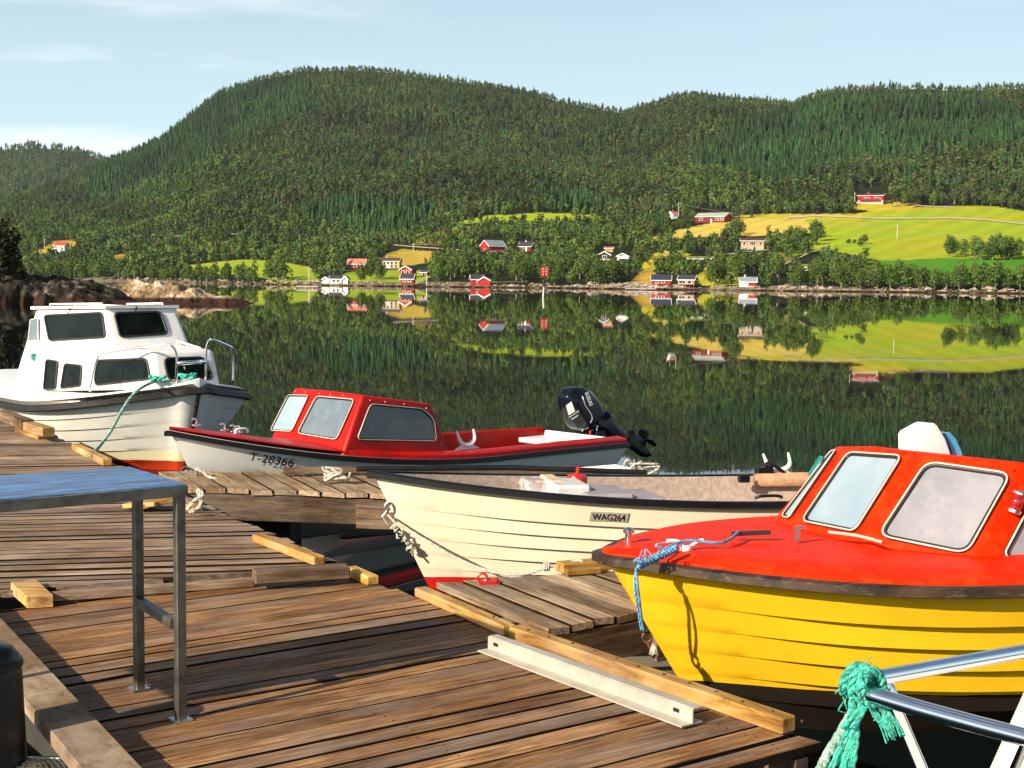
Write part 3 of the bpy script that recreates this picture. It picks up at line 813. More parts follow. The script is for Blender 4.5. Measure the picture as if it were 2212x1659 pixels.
# grove outlines in which the trees are built one by one (kept free here)
GROVES = [
    # outline (photo), how many, kinds, height range, label, group
    ([(1885, 618), (2000, 619), (2100, 621), (2240, 624), (2330, 626), (2330, 632), (1950, 629), (1890, 626)], 44, ('birch',), (6, 10), 'leafy tree in the long row between the dark green field and the rocky right shore', 'trees in the shore row below the dark green field'),
    ([(2035, 552), (2120, 548), (2260, 552), (2330, 560), (2250, 562), (2050, 563)], 22, ('birch',), (8, 12), 'tree in the dark copse standing in the bright field at the right edge', 'trees of the copse in the bright field'),
    ([(1690, 538), (1720, 520), (1765, 512), (1785, 524), (1740, 552), (1700, 556)], 17, ('birch',), (8, 11.5), 'pale trunked tree in the grove between the yellow hay field and the green field', 'trees of the grove beside the hay field'),
    ([(1700, 606), (1760, 600), (1840, 598), (1880, 606), (1880, 625), (1720, 625)], 26, ('birch', 'pine'), (6.5, 10), 'tree in the clump around the turf roofed hut by the right shore', 'trees around the turf roofed hut'),
    ([(1520, 608), (1590, 585), (1650, 578), (1700, 600), (1700, 624), (1640, 600), (1590, 605), (1530, 622)], 26, ('birch', 'pine'), (6, 9.5), 'tree in the shore wood above the little red and white boathouse', 'trees above the red and white boathouse'),
    ([(570, 604), (620, 602), (632, 608), (575, 610)], 5, ('birch',), (9, 11), 'round tree in the small clump at the water edge below the left green field', 'trees of the small round clump on the left shore'),
    ([(300, 602), (450, 598), (565, 602), (565, 609), (300, 609)], 24, ('birch',), (5, 8), 'tree in the shoreline row behind the lichen covered islet', 'trees in the shoreline row behind the islet'),
    ([(90, 600), (200, 588), (300, 594), (300, 607), (90, 607)], 22, ('birch',), (8, 12), 'tree in the lakeside wood below the red roofed white house', 'trees below the red roofed white house'),
    ([(925, 600), (960, 575), (1010, 575), (1010, 612), (930, 614)], 16, ('birch',), (7, 11), 'tree on the wooded bank between the farm and the twin red boathouse', 'trees between the farm and the twin red boathouse'),
    ([(1075, 604), (1130, 594), (1200, 590), (1290, 596), (1340, 604), (1340, 618), (1080, 616)], 36, ('birch', 'pine'), (6, 10), 'tree on the wooded point behind the red beacon', 'trees on the point behind the beacon'),
    ([(745, 592), (820, 592), (820, 612), (750, 612)], 4, ('birch',), (6, 9), 'round tree on the lawn in front of the yellow farmhouse', 'trees on the farm lawn'),
    ([(1560, 520), (1600, 505), (1610, 530), (1570, 545)], 9, ('birch', 'pine'), (8, 12), 'tree below the hay field beside the tan wooden house', 'trees beside the tan house'),
    ([(440, 560), (560, 548), (640, 560), (640, 568), (600, 562), (530, 559), (450, 566)], 11, ('birch',), (8, 12), 'dark tree along the top edge of the left green field', 'trees along the top of the left green field'),
    ([(1930, 440), (2000, 438), (2240, 448), (2240, 454), (2080, 442), (1950, 446)], 18, ('birch', 'pine'), (8, 12), 'tree along the forest edge above the bright green field', 'trees along the forest edge above the bright field'),
]
gk = np.zeros(len(fxs), bool)
for g in GROVES: gk |= inpoly(fpx, fpy, g[0])
keep = ~gk
wood = plant_mesh('far_forest', fpts[keep], kinds[keep], hts[keep], tints[keep], RNG)
tag(wood, 'dense spruce, pine and birch forest covering the hills across the water', 'forest', kind='stuff')
# wood on the farthest hill
n = 5200
X = RNG.uniform(-560, 420, n); d = RNG.uniform(2360, 3080, n); x = (X-1106)/FPX*d
kf = np.where(RNG.random(n) < .6, 'pine', np.where(RNG.random(n) < .5, 'spruce', 'birch')).astype('<U8')
ft = np.array([TCOL[k] for k in kf])*(0.75+0.5*RNG.random((n, 1)))
w2 = plant_mesh('distant_forest', np.stack([x, d, far_z(X, d)], 1), kf, RNG.uniform(13, 22, n), ft, RNG)
tag(w2, 'pine forest covering the distant bluish hill at the far left', 'forest', kind='stuff')
# individual trees: a fuller crown of leaf clumps, a tapered trunk with limbs
def tree_parts(kind, seed):
    r = np.random.default_rng(seed)
    if kind == 'pine': v, f, c = t_crown(r, 460, 0.26, 1.0, 0.27, 0.040, 9, False, 0.75, .8)
    elif kind == 'spruce': v, f, c = t_spruce(r, 13, 11, 0.19)
    else: v, f, c = t_crown(r, 620, 0.0, 1.0, 0.33, 0.040, 10, False, 0.6, 1.0)
    col = np.array(TCOL[kind])[None]*np.clip(c, 0.2, 9)[:, None]*(1+0.1*r.normal(size=(len(c), 3)))
    C = np.concatenate([np.clip(col, .003, 1), np.ones((len(c), 1))], 1)
    crown = fast_mesh('crown', v, f, MT['leaf'], C)
    mb = MB()
    top = Vector((0.03*r.normal(), 0.03*r.normal(), 0.75))
    mb.tube([(0, 0, -0.04), (0.008*r.normal(), 0.008*r.normal(), 0.3), top], [0.022, 0.015, 0.004], 6)
    for k in range(5):
        a = r.random()*6.28; h = 0.25+0.1*k
        mb.tube([(0, 0, h), (math.cos(a)*.09, math.sin(a)*.09, h+.1), (math.cos(a)*.16, math.sin(a)*.16, h+.16)], [0.008, 0.005, 0.002], 4)
    me = bpy.data.meshes.new('trunk'); me.from_pydata([tuple(p) for p in mb.v], [], mb.f); me.materials.append(MT['birch'] if kind == 'birch' else MT['bark'])
    return crown, me
TREES = {k: [tree_parts(k, 100+i*7+len(k)) for i in range(5)] for k in ('birch', 'pine', 'spruce')}
def add_tree(kind, p, h, label, group, i=0, wide=1.0, cat='tree'):
    crown, trunk = TREES[kind][i % 5]
    t = thing({'birch': 'leafy_tree', 'pine': 'pine_tree', 'spruce': 'spruce_tree'}[kind], label, cat, p, random.random()*6.28, group)
    w = h*wide*(0.9+0.3*random.random())
    t.scale = (w, w, h)
    for nm, me in (('crown', crown), ('trunk', trunk)):
        o = bpy.data.objects.new(nm, me); COL.objects.link(o); o.parent = t
    return t
for gi, (poly, n, ks, hr, label, group) in enumerate(GROVES):
    xs = [p[0] for p in poly]; ys = [p[1] for p in poly]; placed = []; tries = 0
    while len(placed) < n and tries < 4000:
        tries += 1
        a = random.uniform(min(xs), max(xs)); b = random.uniform(min(ys), max(ys))
        if not inpoly(np.array([a]), np.array([b]), poly)[0]: continue
        if any(c < a < e and d_ < b < f_+6 for c, d_, e, f_ in HOUSE_CLEAR): continue
        p = T(a, b)
        if p.z < 0.7: continue
        if any((p-q_).length < 3.6 for q_ in placed): continue
        placed.append(p)
        k = ks[0] if random.random() < .75 else ks[-1]
        add_tree(k, p, random.uniform(*hr), label, group, random.randrange(5))
# a few shrubs in the bright field
for px, py, h in ((1866, 528, 5.5), (1858, 533, 3.2), (1834, 526, 2.6), (1846, 526, 2.2), (1938, 610, 5)):
    p = T(px, py)
    add_tree('birch', p, h, 'small dark shrub alone in the bright green field' if px < 1900 else 'young tree alone at the foot of the dark green field', 'shrubs in the bright field' if px < 1900 else None, random.randrange(5), 1.5, 'shrub' if px < 1900 else 'tree')
# ---------------------------------------------------------------- far shore: houses, boathouses, roads, poles, rocks
def hm(name, c, rough=.7, var=.15, scale=1.5, stretch=(1, 1, 1)): return pmat(name, c, rough, var=var, scale=scale, stretch=stretch, spec=.2)
HM = {
    'red': hm('red_boards', (0.42, 0.022, 0.018), stretch=(6, 6, .6)), 'dred': hm('dark_red_boards', (0.20, 0.018, 0.018), stretch=(6, 6, .6)),
    'white': hm('white_boards', (0.80, 0.77, 0.72), var=.05), 'yellow': hm('yellow_boards', (0.66, 0.40, 0.11), stretch=(6, 6, .6)),
    'tan': hm('tan_boards', (0.56, 0.30, 0.10), stretch=(.6, 6, 6)), 'dark': hm('dark_stained_boards', (0.035, 0.028, 0.025)), 'brown': hm('brown_boards', (0.13, 0.075, 0.045)),
    'slate': hm('slate_roof', (0.045, 0.045, 0.055)), 'grey': hm('grey_metal_roof', (0.22, 0.25, 0.30)), 'pale': hm('pale_roof', (0.36, 0.38, 0.32)), 'blue': hm('blue_black_roof', (0.03, 0.035, 0.07)),
    'tile': hm('red_tile_roof', (0.52, 0.06, 0.03)), 'palered': hm('weathered_red_roof', (0.50, 0.17, 0.12)), 'turf': hm('turf_roof', (0.17, 0.22, 0.04), scale=3), 'rbrown': hm('brown_roof', (0.085, 0.05, 0.04)),
    'stone': hm('foundation', (0.42, 0.39, 0.35)), 'pane': pmat('house_pane', (0.03, 0.035, 0.045), 0.12, var=.2), 'pier': hm('pier_planks', (0.42, 0.38, 0.34)), 'pole': hm('pole_wood', (0.50, 0.46, 0.38)), 'wire': pmat('power_wire', (0.35, 0.35, 0.33), 0.5, .5)}
def house(name, label, cat, px, py, lpx, gpx, wpx, rpx, rot, wall, roof, wins=(), gwins=(), ridge='x', base=0.0, trim='white', stilts=0.0, chimney=None, group=None, zmin=0.9, over=0.3, doors=(), balcony=False):
    p = T(px, py)
    if p.z < zmin: p.z = zmin
    s = p.y/FPX; r = rad(rot)
    Lx = lpx*s/max(.25, math.cos(r)); D = max(2.5, gpx*s/max(.30, abs(math.sin(r)))) if gpx else 5.5
    H = wpx*s; R = rpx*s
    h = thing(name, label, cat, p, r, group)
    zb = stilts
    # walls with gable ends
    mb = MB(); hx = Lx/2
    if ridge == 'x':
        for x in (-hx, hx): pass
        v = [(-hx, 0, zb-(0 if stilts else 1.5)), (hx, 0, zb-(0 if stilts else 1.5)), (hx, D, zb-(0 if stilts else 1.5)), (-hx, D, zb-(0 if stilts else 1.5)), (-hx, 0, H), (hx, 0, H), (hx, D, H), (-hx, D, H), (-hx, D/2, H+R), (hx, D/2, H+R)]
        f = [(0, 1, 5, 4), (2, 3, 7, 6), (1, 2, 6, 9, 5), (3, 0, 4, 8, 7), (0, 3, 2, 1), (4, 5, 9, 8), (6, 7, 8, 9)]
    else:
        b0 = zb-(0 if stilts else 1.5)
        v = [(-hx, 0, b0), (hx, 0, b0), (hx, D, b0), (-hx, D, b0), (-hx, 0, H), (hx, 0, H), (hx, D, H), (-hx, D, H), (0, 0, H+R), (0, D, H+R)]
        f = [(0, 1, 5, 8, 4), (2, 3, 7, 9, 6), (1, 2, 6, 5), (3, 0, 4, 7), (0, 3, 2, 1), (4, 8, 9, 7), (5, 6, 9, 8)]
    mb.add(v, f); mb.build('wall', HM[wall], h)
    # roof slabs with overhang
    mb = MB(); o = over; th = 0.22; e = 0.03
    if ridge == 'x':
        k = o*R/(D/2)
        for sg in (0, 1):
            y0, y1 = (-o, D/2) if sg == 0 else (D+o, D/2)
            a = [(-hx-o, y0, H-k+e), (hx+o, y0, H-k+e), (hx+o, y1, H+R+e), (-hx-o, y1, H+R+e)]
            mb.add(a+[(q[0], q[1], q[2]+th) for q in a], [(0, 1, 2, 3), (4, 7, 6, 5), (0, 4, 5, 1), (1, 5, 6, 2), (2, 6, 7, 3), (3, 7, 4, 0)])
    else:
        k = o*R/hx
        for sg in (-1, 1):
            a = [(sg*(hx+o), -o, H-k+e), (sg*(hx+o), D+o, H-k+e), (0, D+o, H+R+e), (0, -o, H+R+e)]
            mb.add(a+[(q[0], q[1], q[2]+th) for q in a], [(0, 1, 2, 3), (4, 7, 6, 5), (0, 4, 5, 1), (1, 5, 6, 2), (2, 6, 7, 3), (3, 7, 4, 0)])
    rf = mb.build('roof', HM[roof], h)
    if trim:
        mt = MB()
        if ridge == 'x':
            k = o*R/(D/2)
            for x in (-hx-o-.06, hx+o+.06):
                for y0, y1 in ((-o, D/2), (D+o, D/2)): mt.beam((x, y0, H-k+.05), (x, y1, H+R+.05), .1, .34)
            mt.beam((-hx-o, -o-.06, H-k+.03), (hx+o, -o-.06, H-k+.03), .1, .26)
        else:
            k = o*R/hx
            for sg in (-1, 1): mt.beam((sg*(hx+o), -o-.06, H-k+.05), (0, -o-.06, H+R+.05), .1, .36)
        mt.build('bargeboard', HM[trim], rf)
    if chimney is not None:
        MB().box((-hx+Lx*chimney, D/2 if ridge == 'x' else D*.4, H+R+.3), (.6, .6, 1.3)).build('chimney', HM['stone'], rf)
    if base > 0:
        MB().box((0, D/2, (base*H-1.4)/2), (Lx+.06, D+.06, base*H+1.4)).build('foundation', HM['stone'], h)
    def window(x, y, z, w, hh, face):
        fr_ = MB()
        if face == 'f': fr_.box((x, -.04, z), (w+.24, .09, hh+.24))
        else: fr_.box((face*(hx+.04), y, z), (.09, w+.24, hh+.24))
        q_ = fr_.build('window', HM['white'], h)
        pn_ = MB()
        if face == 'f':
            nb = max(1, int(round(w/0.9)))
            for i in range(nb): pn_.box((x-w/2+(i+.5)*w/nb, -.10, z), (w/nb-.1, .05, hh))
        else: pn_.box((face*(hx+.10), y, z), (.05, w, hh))
        pn_.build('pane', HM['pane'], q_)
    for u, vv_, w, hh in wins: window(-hx+u*Lx, 0, zb+vv_*(H-zb), w, hh, 'f')
    for sd, u, vv_, w, hh in gwins: window(0, u*D, zb+vv_*(H-zb), w, hh, sd)
    for u, w, hh, m_ in doors: MB().box((-hx+u*Lx, -.05, zb+hh/2), (w, .08, hh)).build('door', HM[m_], h)
    if balcony:
        b_ = MB(); b_.box((0, -.9, H*.42), (Lx*.8, 1.7, .15)); b_.box((0, -1.72, H*.42+.5), (Lx*.8, .08, .7))
        b_.build('balcony', HM[balcony], h)
    if stilts:
        n = max(3, int(Lx/1.6))
        for i in range(n):
            for y in (.15, D-.15):
                MB().tube([(-hx+.15+(Lx-.3)*i/(n-1), y, -1.8), (-hx+.15+(Lx-.3)*i/(n-1), y, zb)], .11, 6).build('stilt', HM['brown'], h)
    return h
W3 = [(.2, .6, 1, 1.2), (.5, .6, 1, 1.2), (.8, .6, 1, 1.2)]
house('barn', 'red barn with a grey metal roof standing in the trees above the farm', 'barn', 1075, 545, 36, 20, 13, 12, 32, 'red', 'grey', wins=(), gwins=[(-1, .5, .35, .9, 1.1)], base=.25, trim='white')
house('cabin', 'dark red log cabin with a black roof right of the grey roofed barn', 'cabin', 1133, 543, 28, 10, 11, 9, -25, 'dred', 'slate', wins=[(.3, .5, .9, 1.1)], doors=[(.62, 1.0, 2.0, 'white')], chimney=.45)
house('farmhouse', 'long yellow wooden farmhouse with a dark roof above the lawn', 'house', 840, 580, 46, 5, 16, 6, -12, 'yellow', 'rbrown', wins=[(.1, .72, .9, 1.1), (.28, .72, .9, 1.1), (.46, .72, .9, 1.1), (.64, .72, .9, 1.1), (.84, .72, .9, 1.1), (.1, .28, .9, 1.2), (.28, .28, .9, 1.2), (.64, .28, .9, 1.2), (.84, .28, .9, 1.2)], doors=[(.46, 1.1, 2.1, 'white')], base=.1, chimney=.35)
house('barn', 'red barn with a pale rusty red roof left of the yellow farmhouse', 'barn', 770, 580, 38, 4, 11, 9, -10, 'red', 'palered', wins=[(.25, .45, 1, 1), (.6, .45, .9, 1), (.85, .45, .9, 1)])
house('house', 'small red house with white windows and base just below the yellow farmhouse', 'house', 876, 600, 27, 9, 17, 8, -22, 'red', 'slate', wins=[(.3, .62, 1, 1.4), (.68, .62, 1, 1.4)], base=.28, ridge='y')
house('hut', 'tiny pinkish red hut beside the small red house at the farm', 'hut', 915, 596, 14, 5, 8, 4, -15, 'palered', 'slate', wins=[(.5, .5, .7, .8)])
house('boathouse', 'red boathouse with a grey roof on stilts below the farm lawn', 'boathouse', 879, 622, 27, 4, 16, 9, -12, 'red', 'slate', wins=[(.3, .55, .8, .7), (.7, .55, .8, .7)], stilts=.8, zmin=.25)
house('boathouse', 'red boathouse with a black roof and small window joined to a gabled one', 'boathouse', 1030, 618, 24, 4, 12, 8, 8, 'red', 'slate', wins=[(.6, .55, .9, .7)], trim='white')
house('boathouse', 'bright red gabled boathouse with white trim against the black roofed one', 'boathouse', 1046, 619, 25, 4, 9, 7, -8, 'red', 'tile', ridge='y')
house('boathouse', 'white boathouse with a black roof on the jetty shore left of the farm lawn', 'boathouse', 725, 614, 26, 4, 9, 6, -10, 'white', 'slate', wins=[(.35, .5, .8, .8), (.7, .5, .8, .8)])
house('boathouse', 'low white hut with a white gable left of the black roofed white boathouse', 'boathouse', 703, 614, 14, 4, 7, 5, -8, 'white', 'pale', ridge='y')
house('boathouse', 'small white gabled shed right of the black roofed white boathouse', 'boathouse', 746, 614, 10, 4, 9, 5, -8, 'white', 'slate', ridge='y')
house('house', 'long low dark red house with a pale green roof above the hay field', 'house', 1533, 481, 58, 22, 13, 8, -34, 'dred', 'pale', wins=[(.2, .55, 2.2, 1.2), (.72, .55, 1.2, 1.4), (.84, .55, 1.2, 1.4), (.94, .55, .9, 1.4)], doors=[(.55, 1.0, 2.0, 'white')], over=.4)
house('house', 'small white house half hidden in trees left of the long dark red house', 'house', 1458, 473, 11, 8, 11, 5, 25, 'white', 'tile', wins=[(.5, .6, .8, .9)])
house('house', 'tan house with a white lower storey below the hay field', 'house', 1625, 540, 48, 8, 20, 5, -12, 'tan', 'rbrown', wins=[(.15, .7, 1.2, 1.1), (.5, .7, 2.4, 1.2), (.85, .7, 1.2, 1.1)], base=.42, over=.5)
house('cabin', 'black stained cabin with a white trimmed gable in the trees above the jetties', 'cabin', 1306, 563, 24, 8, 12, 7, -20, 'dark', 'slate', wins=[(.5, .62, 1.6, 1.3)], base=.25, ridge='y', over=.5)
house('cabin', 'white gabled cabin with a long terrace right of the black cabin', 'cabin', 1345, 563, 24, 8, 9, 6, -15, 'white', 'slate', wins=[(.3, .5, 1.5, 1.1), (.7, .5, 1.2, 1.1)], ridge='y', over=.6, balcony='white')
house('hut', 'little orange brown hut behind the black cabin', 'hut', 1315, 545, 17, 5, 8, 3, -12, 'tan', 'palered')
house('cabin', 'low grass roofed cabin with white windows among mid slope trees', 'cabin', 1512, 567, 52, 6, 8, 4, -8, 'dark', 'turf', wins=[(.15, .5, 1.8, .9), (.42, .5, 1.8, .9), (.8, .5, 1.4, .9)], over=.5)
house('hut', 'turf roofed hut with a white chimney in the clump near the right shore', 'hut', 1748, 585, 50, 10, 8, 5, -12, 'brown', 'turf', wins=[(.35, .5, 1, .9), (.75, .5, 1, .9)], chimney=.08, over=.5)
house('boathouse', 'red boathouse with a blue black roof on stilts behind the long pale jetty', 'boathouse', 1428, 621, 40, 4, 16, 9, -8, 'red', 'blue', wins=[(.3, .5, .8, .6), (.6, .5, .8, .6)], stilts=.8, zmin=.3)
house('boathouse', 'pink and white boathouse with a black roof and dark end wall on stilts', 'boathouse', 1482, 622, 33, 8, 17, 8, -24, 'palered', 'slate', wins=[(.25, .45, 2.0, .8), (.7, .45, 1.2, .8)], stilts=.8, zmin=.3)
house('boathouse', 'little boathouse half white half red with a grey roof on the right shore', 'boathouse', 1616, 621, 34, 4, 12, 8, -8, 'red', 'grey', doors=[(.14, 2.0, 1.9, 'white'), (.42, .9, 1.9, 'white')], chimney=.3, base=.18)
hh = house('house', 'red and white house with a black roof high on the right at the forest edge', 'house', 1880, 441, 48, 18, 18, 5, -26, 'red', 'slate', wins=[(.36, .62, 3.2, 1.2), (.78, .62, 3.0, 1.2)], base=.45, over=.5, balcony='dred')
dm = MB(); s_ = hh.location.y/FPX
dm.add([(-4, 3, 18*s_), (0, 3, 18*s_), (-2, 3, 27*s_), (-4, 7, 18*s_), (0, 7, 18*s_), (-2, 7, 27*s_)], [(0, 1, 2), (3, 5, 4), (0, 2, 5, 3), (1, 4, 5, 2)]); dm.build('dormer', HM['red'], hh)
house('house', 'white house with two red roofs on the far left slope', 'house', 128, 547, 24, 6, 17, 7, -14, 'white', 'tile', wins=[(.3, .68, 1, 1.2), (.7, .68, 1, 1.2), (.3, .25, 1, 1.1)], over=.4)
v = HOUSE = None
lean = T(128, 547)
bal = bpy.data.objects['house.004'] if 'house.004' in bpy.data.objects else None
# roads and track strips laid on the slope
rm = pmat('gravel_road', (0.55, 0.47, 0.36), 0.95, var=.12, scale=.6)
for i, r in enumerate(ROADS):
    mb = MB(); A = []; B = []
    xs = [p[0] for p in r]; ys = [p[1] for p in r]
    for k in range(61):
        x = xs[0]+(xs[-1]-xs[0])*k/60; y = float(np.interp(x, xs, ys))
        thick = 2.6 if i in (0,) else 1.9
        a = T(x, y+thick/2); b = T(x, y-thick/2); A.append(a+Vector((0, 0, .35))); B.append(b+Vector((0, 0, .30)))
    mb.rings([A, B, [q+Vector((0, .3, -1.5)) for q in B], [q+Vector((0, -.3, -1.5)) for q in A]], False)
    o = mb.build('road' if i < 5 else 'track', rm)
    tag(o, ['pale gravel road running across the bright green field', 'short pale road above the orange field at the farm', 'pale road glimpsed among trees on the left slope', 'drive below the red and white house', 'pale road in the trees right of the white house on the far left', 'track to the tan wooden house', 'track beside the grove'][i], 'road', kind='structure')
# utility poles
POLES = [(1938, 517, 31, 'alone in the middle of the bright green field'), (1453, 463, 18, 'left of the small white house in the trees'), (1466, 468, 30, 'tall one beside the small white house in the trees'), (668, 607, 30, 'on the shore below the left green field'), (816, 580, 20, 'at the left end of the yellow farmhouse'),
         (893, 542, 16, 'by the short pale road above the orange field'), (1437, 566, 26, 'in the yellow clearing above the jetties'), (1302, 516, 18, 'on the wooded slope above the black cabin'), (434, 563, 22, 'on the rough clearing left of the green field'), (96, 542, 26, 'left of the white house with red roofs'), (361, 496, 18, 'among trees high on the left slope'), (372, 520, 18, 'beside the pale road on the left slope'), (1846, 442, 26, 'left of the red and white house'), (2062, 440, 16, 'at the forest edge right of the red and white house'), (922, 620, 26, 'on the shore right of the stilted boathouse')]
tops = {}
for px, py, hp, wh in POLES:
    p = T(px, py); h = hp*p.y/FPX
    t = thing('utility_pole', 'pale wooden utility pole '+wh, 'utility pole', p, 0, 'utility poles on the far shore')
    MB().tube([(0, 0, -1), (0, 0, h*.5), (0, 0, h)], [.26, .22, .18], 7).build('post', HM['pole'], t)
    MB().box((0, -.1, h-.7), (1.8, .14, .16)).build('crossarm', HM['pole'], t)
    tops[(px, py)] = p+Vector((0, -.1, h-.6))
def wire(a, b, sag, label):
    pts = [a.lerp(b, k/24)-Vector((0, 0, 4*sag*(k/24)*(1-k/24))) for k in range(25)]
    tag(MB().tube(pts, .075, 4).build('power_line', HM['wire']), label, 'power line')
wire(tops[(1938, 517)], T(2300, 540)+Vector((0, 0, 4)), 3, 'power line drooping right from the pole in the bright field')
wire(tops[(1466, 468)], tops[(1938, 517)], 3, 'power line crossing the hay field to the pole in the bright field')
wire(tops[(668, 607)], T(1290, 530)+Vector((0, 0, 4)), 6, 'long power line sagging over the farm and the red barn')
# shore rocks, jetties, small moored boats
def rock_mat(name, pale, dark, org, scale=2.0, wet=0.35):
    m, nt, b = nodes_of(name)
    tc = N(nt, 'ShaderNodeTexCoord')
    nz = N(nt, 'ShaderNodeTexNoise'); nz.inputs['Scale'].default_value = scale; nz.inputs['Detail'].default_value = 9; nz.inputs['Roughness'].default_value = .68; L(nt, tc.outputs['Object'], nz.inputs['Vector'])
    rp = N(nt, 'ShaderNodeValToRGB'); e = rp.color_ramp.elements; e[0].position = .38; e[0].color = c4(dark); e[1].position = .66; e[1].color = c4(pale); k = e.new(.52); k.color = c4(org)
    L(nt, nz.outputs['Fac'], rp.inputs['Fac'])
    sx = N(nt, 'ShaderNodeSeparateXYZ'); L(nt, tc.outputs['Object'], sx.inputs[0])
    ad = N(nt, 'ShaderNodeMath', operation='MULTIPLY_ADD'); ad.inputs[1].default_value = -.5; L(nt, nz.outputs['Fac'], ad.inputs[0]); L(nt, sx.outputs['Z'], ad.inputs[2])
    ms = N(nt, 'ShaderNodeMapRange'); ms.inputs['From Min'].default_value = wet-.35; ms.inputs['From Max'].default_value = wet-.15; L(nt, ad.outputs[0], ms.inputs['Value'])
    mx = N(nt, 'ShaderNodeMixRGB'); mx.inputs[1].default_value = (0.035, 0.012, 0.006, 1); L(nt, ms.outputs['Result'], mx.inputs[0]); L(nt, rp.outputs['Color'], mx.inputs[2])
    L(nt, mx.outputs['Color'], b.inputs['Base Color']); b.inputs['Roughness'].default_value = .85; b.inputs['Specular IOR Level'].default_value = .25
    n2 = N(nt, 'ShaderNodeTexNoise'); n2.inputs['Scale'].default_value = scale*4; n2.inputs['Detail'].default_value = 8; L(nt, tc.outputs['Object'], n2.inputs['Vector'])
    bp = N(nt, 'ShaderNodeBump'); bp.inputs['Strength'].default_value = .8; bp.inputs['Distance'].default_value = .12; L(nt, n2.outputs['Fac'], bp.inputs['Height']); L(nt, bp.outputs['Normal'], b.inputs['Normal'])
    return m
MT['shore'] = rock_mat('shore_rock', (0.56, 0.50, 0.42), (0.12, 0.08, 0.05), (0.33, 0.26, 0.18), 1.2, .45)
mb = MB(); rr = random.Random(3)
def boulder(c, s):
    ico = [(0, 0, 1), (.9, 0, .3), (.28, .85, .3), (-.72, .53, .3), (-.72, -.53, .3), (.28, -.85, .3), (.72, .53, -.4), (-.28, .85, -.4), (-.9, 0, -.4), (-.28, -.85, -.4), (.72, -.53, -.4)]
    fs = [(0, 1, 2), (0, 2, 3), (0, 3, 4), (0, 4, 5), (0, 5, 1), (1, 6, 2), (2, 7, 3), (3, 8, 4), (4, 9, 5), (5, 10, 1), (2, 6, 7), (3, 7, 8), (4, 8, 9), (5, 9, 10), (1, 10, 6)]
    a = rr.random()*6.28; ca, sa = math.cos(a), math.sin(a); j = lambda: .75+.5*rr.random()
    vs = []
    for x, y, z in ico:
        x, y = x*ca-y*sa, x*sa+y*ca
        vs.append((c[0]+x*s[0]*j(), c[1]+y*s[1]*j(), c[2]+z*s[2]*j()))
    mb.add(vs, fs)
X = 250.0
while X < 2480:
    d0 = float(np.interp(X, cX, cD0)); dens = 1.0 if X > 600 else .5
    for k in range(3):
        XX = X+rr.uniform(-6, 6); d = d0+rr.uniform(-4, 6)
        x = (XX-1106)/FPX*d; big = rr.random() < (.25 if 1270 < X < 1470 or X > 1640 else .12)
        s = rr.uniform(.7, 1.15) if big else rr.uniform(.22, .6)
        if 1270 < X < 1450: s *= 1.5
        if rr.random() < dens*(.35+.9*vnoise(np.array([X/45.0]), np.array([4.4]), 9)[0]): boulder((x, d, max(0, GZ(x, d))+s*.12), (s*rr.uniform(1, 2.0), s, s*rr.uniform(.45, .75)))
    X += 5.5
tag(mb.build('shore_rocks', MT['shore']), 'pale boulders lining the waterline of the far shore', 'rocks', kind='stuff')
def jetty(label, x0, x1, py, z, name='jetty', depth=3.0):
    a = PZ(x0, py, z); b = PZ(x1, py, z); t = thing(name, label, 'jetty', a)
    w = b.x-a.x
    MB().box((w/2, depth/2, -.15), (w, depth, .3)).build('deck', HM['pier'], t)
    f = MB()
    for k in range(max(2, int(w/2.5))+1): f.tube([(w*k/max(2, int(w/2.5)), .2, -.3), (w*k/max(2, int(w/2.5)), .2, -1.4)], .14, 6)
    f.build('piles', HM['brown'], t)
jetty('long pale floating jetty left of the blue black roofed boathouse', 1352, 1403, 622, .55)
jetty('grey plank jetty between the shore poles at the left green field', 640, 706, 617, .6)
jetty('pale jetty in front of the little half white half red boathouse', 1562, 1602, 622, .6)
def small_boat(label, px, py, ln, c, name='rowing_boat'):
    p = PZ(px, py, 0); t = thing(name, label, 'boat', p)
    R = []
    for k in range(9):
        s = k/8; w = .75*(1-abs(2*s-.85)**2.2*.75) if 0 < s < 1 else .12
        x = (s-.5)*ln; h = .55+.3*(s-.4)**2
        R.append([(x, -w, h), (x, -w*.8, .1), (x, 0, -.15), (x, w*.8, .1), (x, w, h), (x, w*.85, h-.02), (x, 0, .15), (x, -w*.85, h-.02)])
    MB().rings(R, True, True, True).build('hull', hm(name+'_paint', c), t, True)
    m = MB()
    for k in (.35, .65): m.box(((k-.5)*ln, 0, .45), (.22, 1.15, .05))
    m.build('thwarts', HM['brown'], t)
small_boat('small white boat lying left of the twin red boathouse', 972, 619, 4.6, (.8, .8, .8))
small_boat('small blue boat between the two stilted boathouses on the right', 1456, 622, 3.4, (.12, .35, .7))
small_boat('grey boat drawn up by the shore left of the little half red boathouse', 1545, 621, 4.2, (.35, .35, .33))
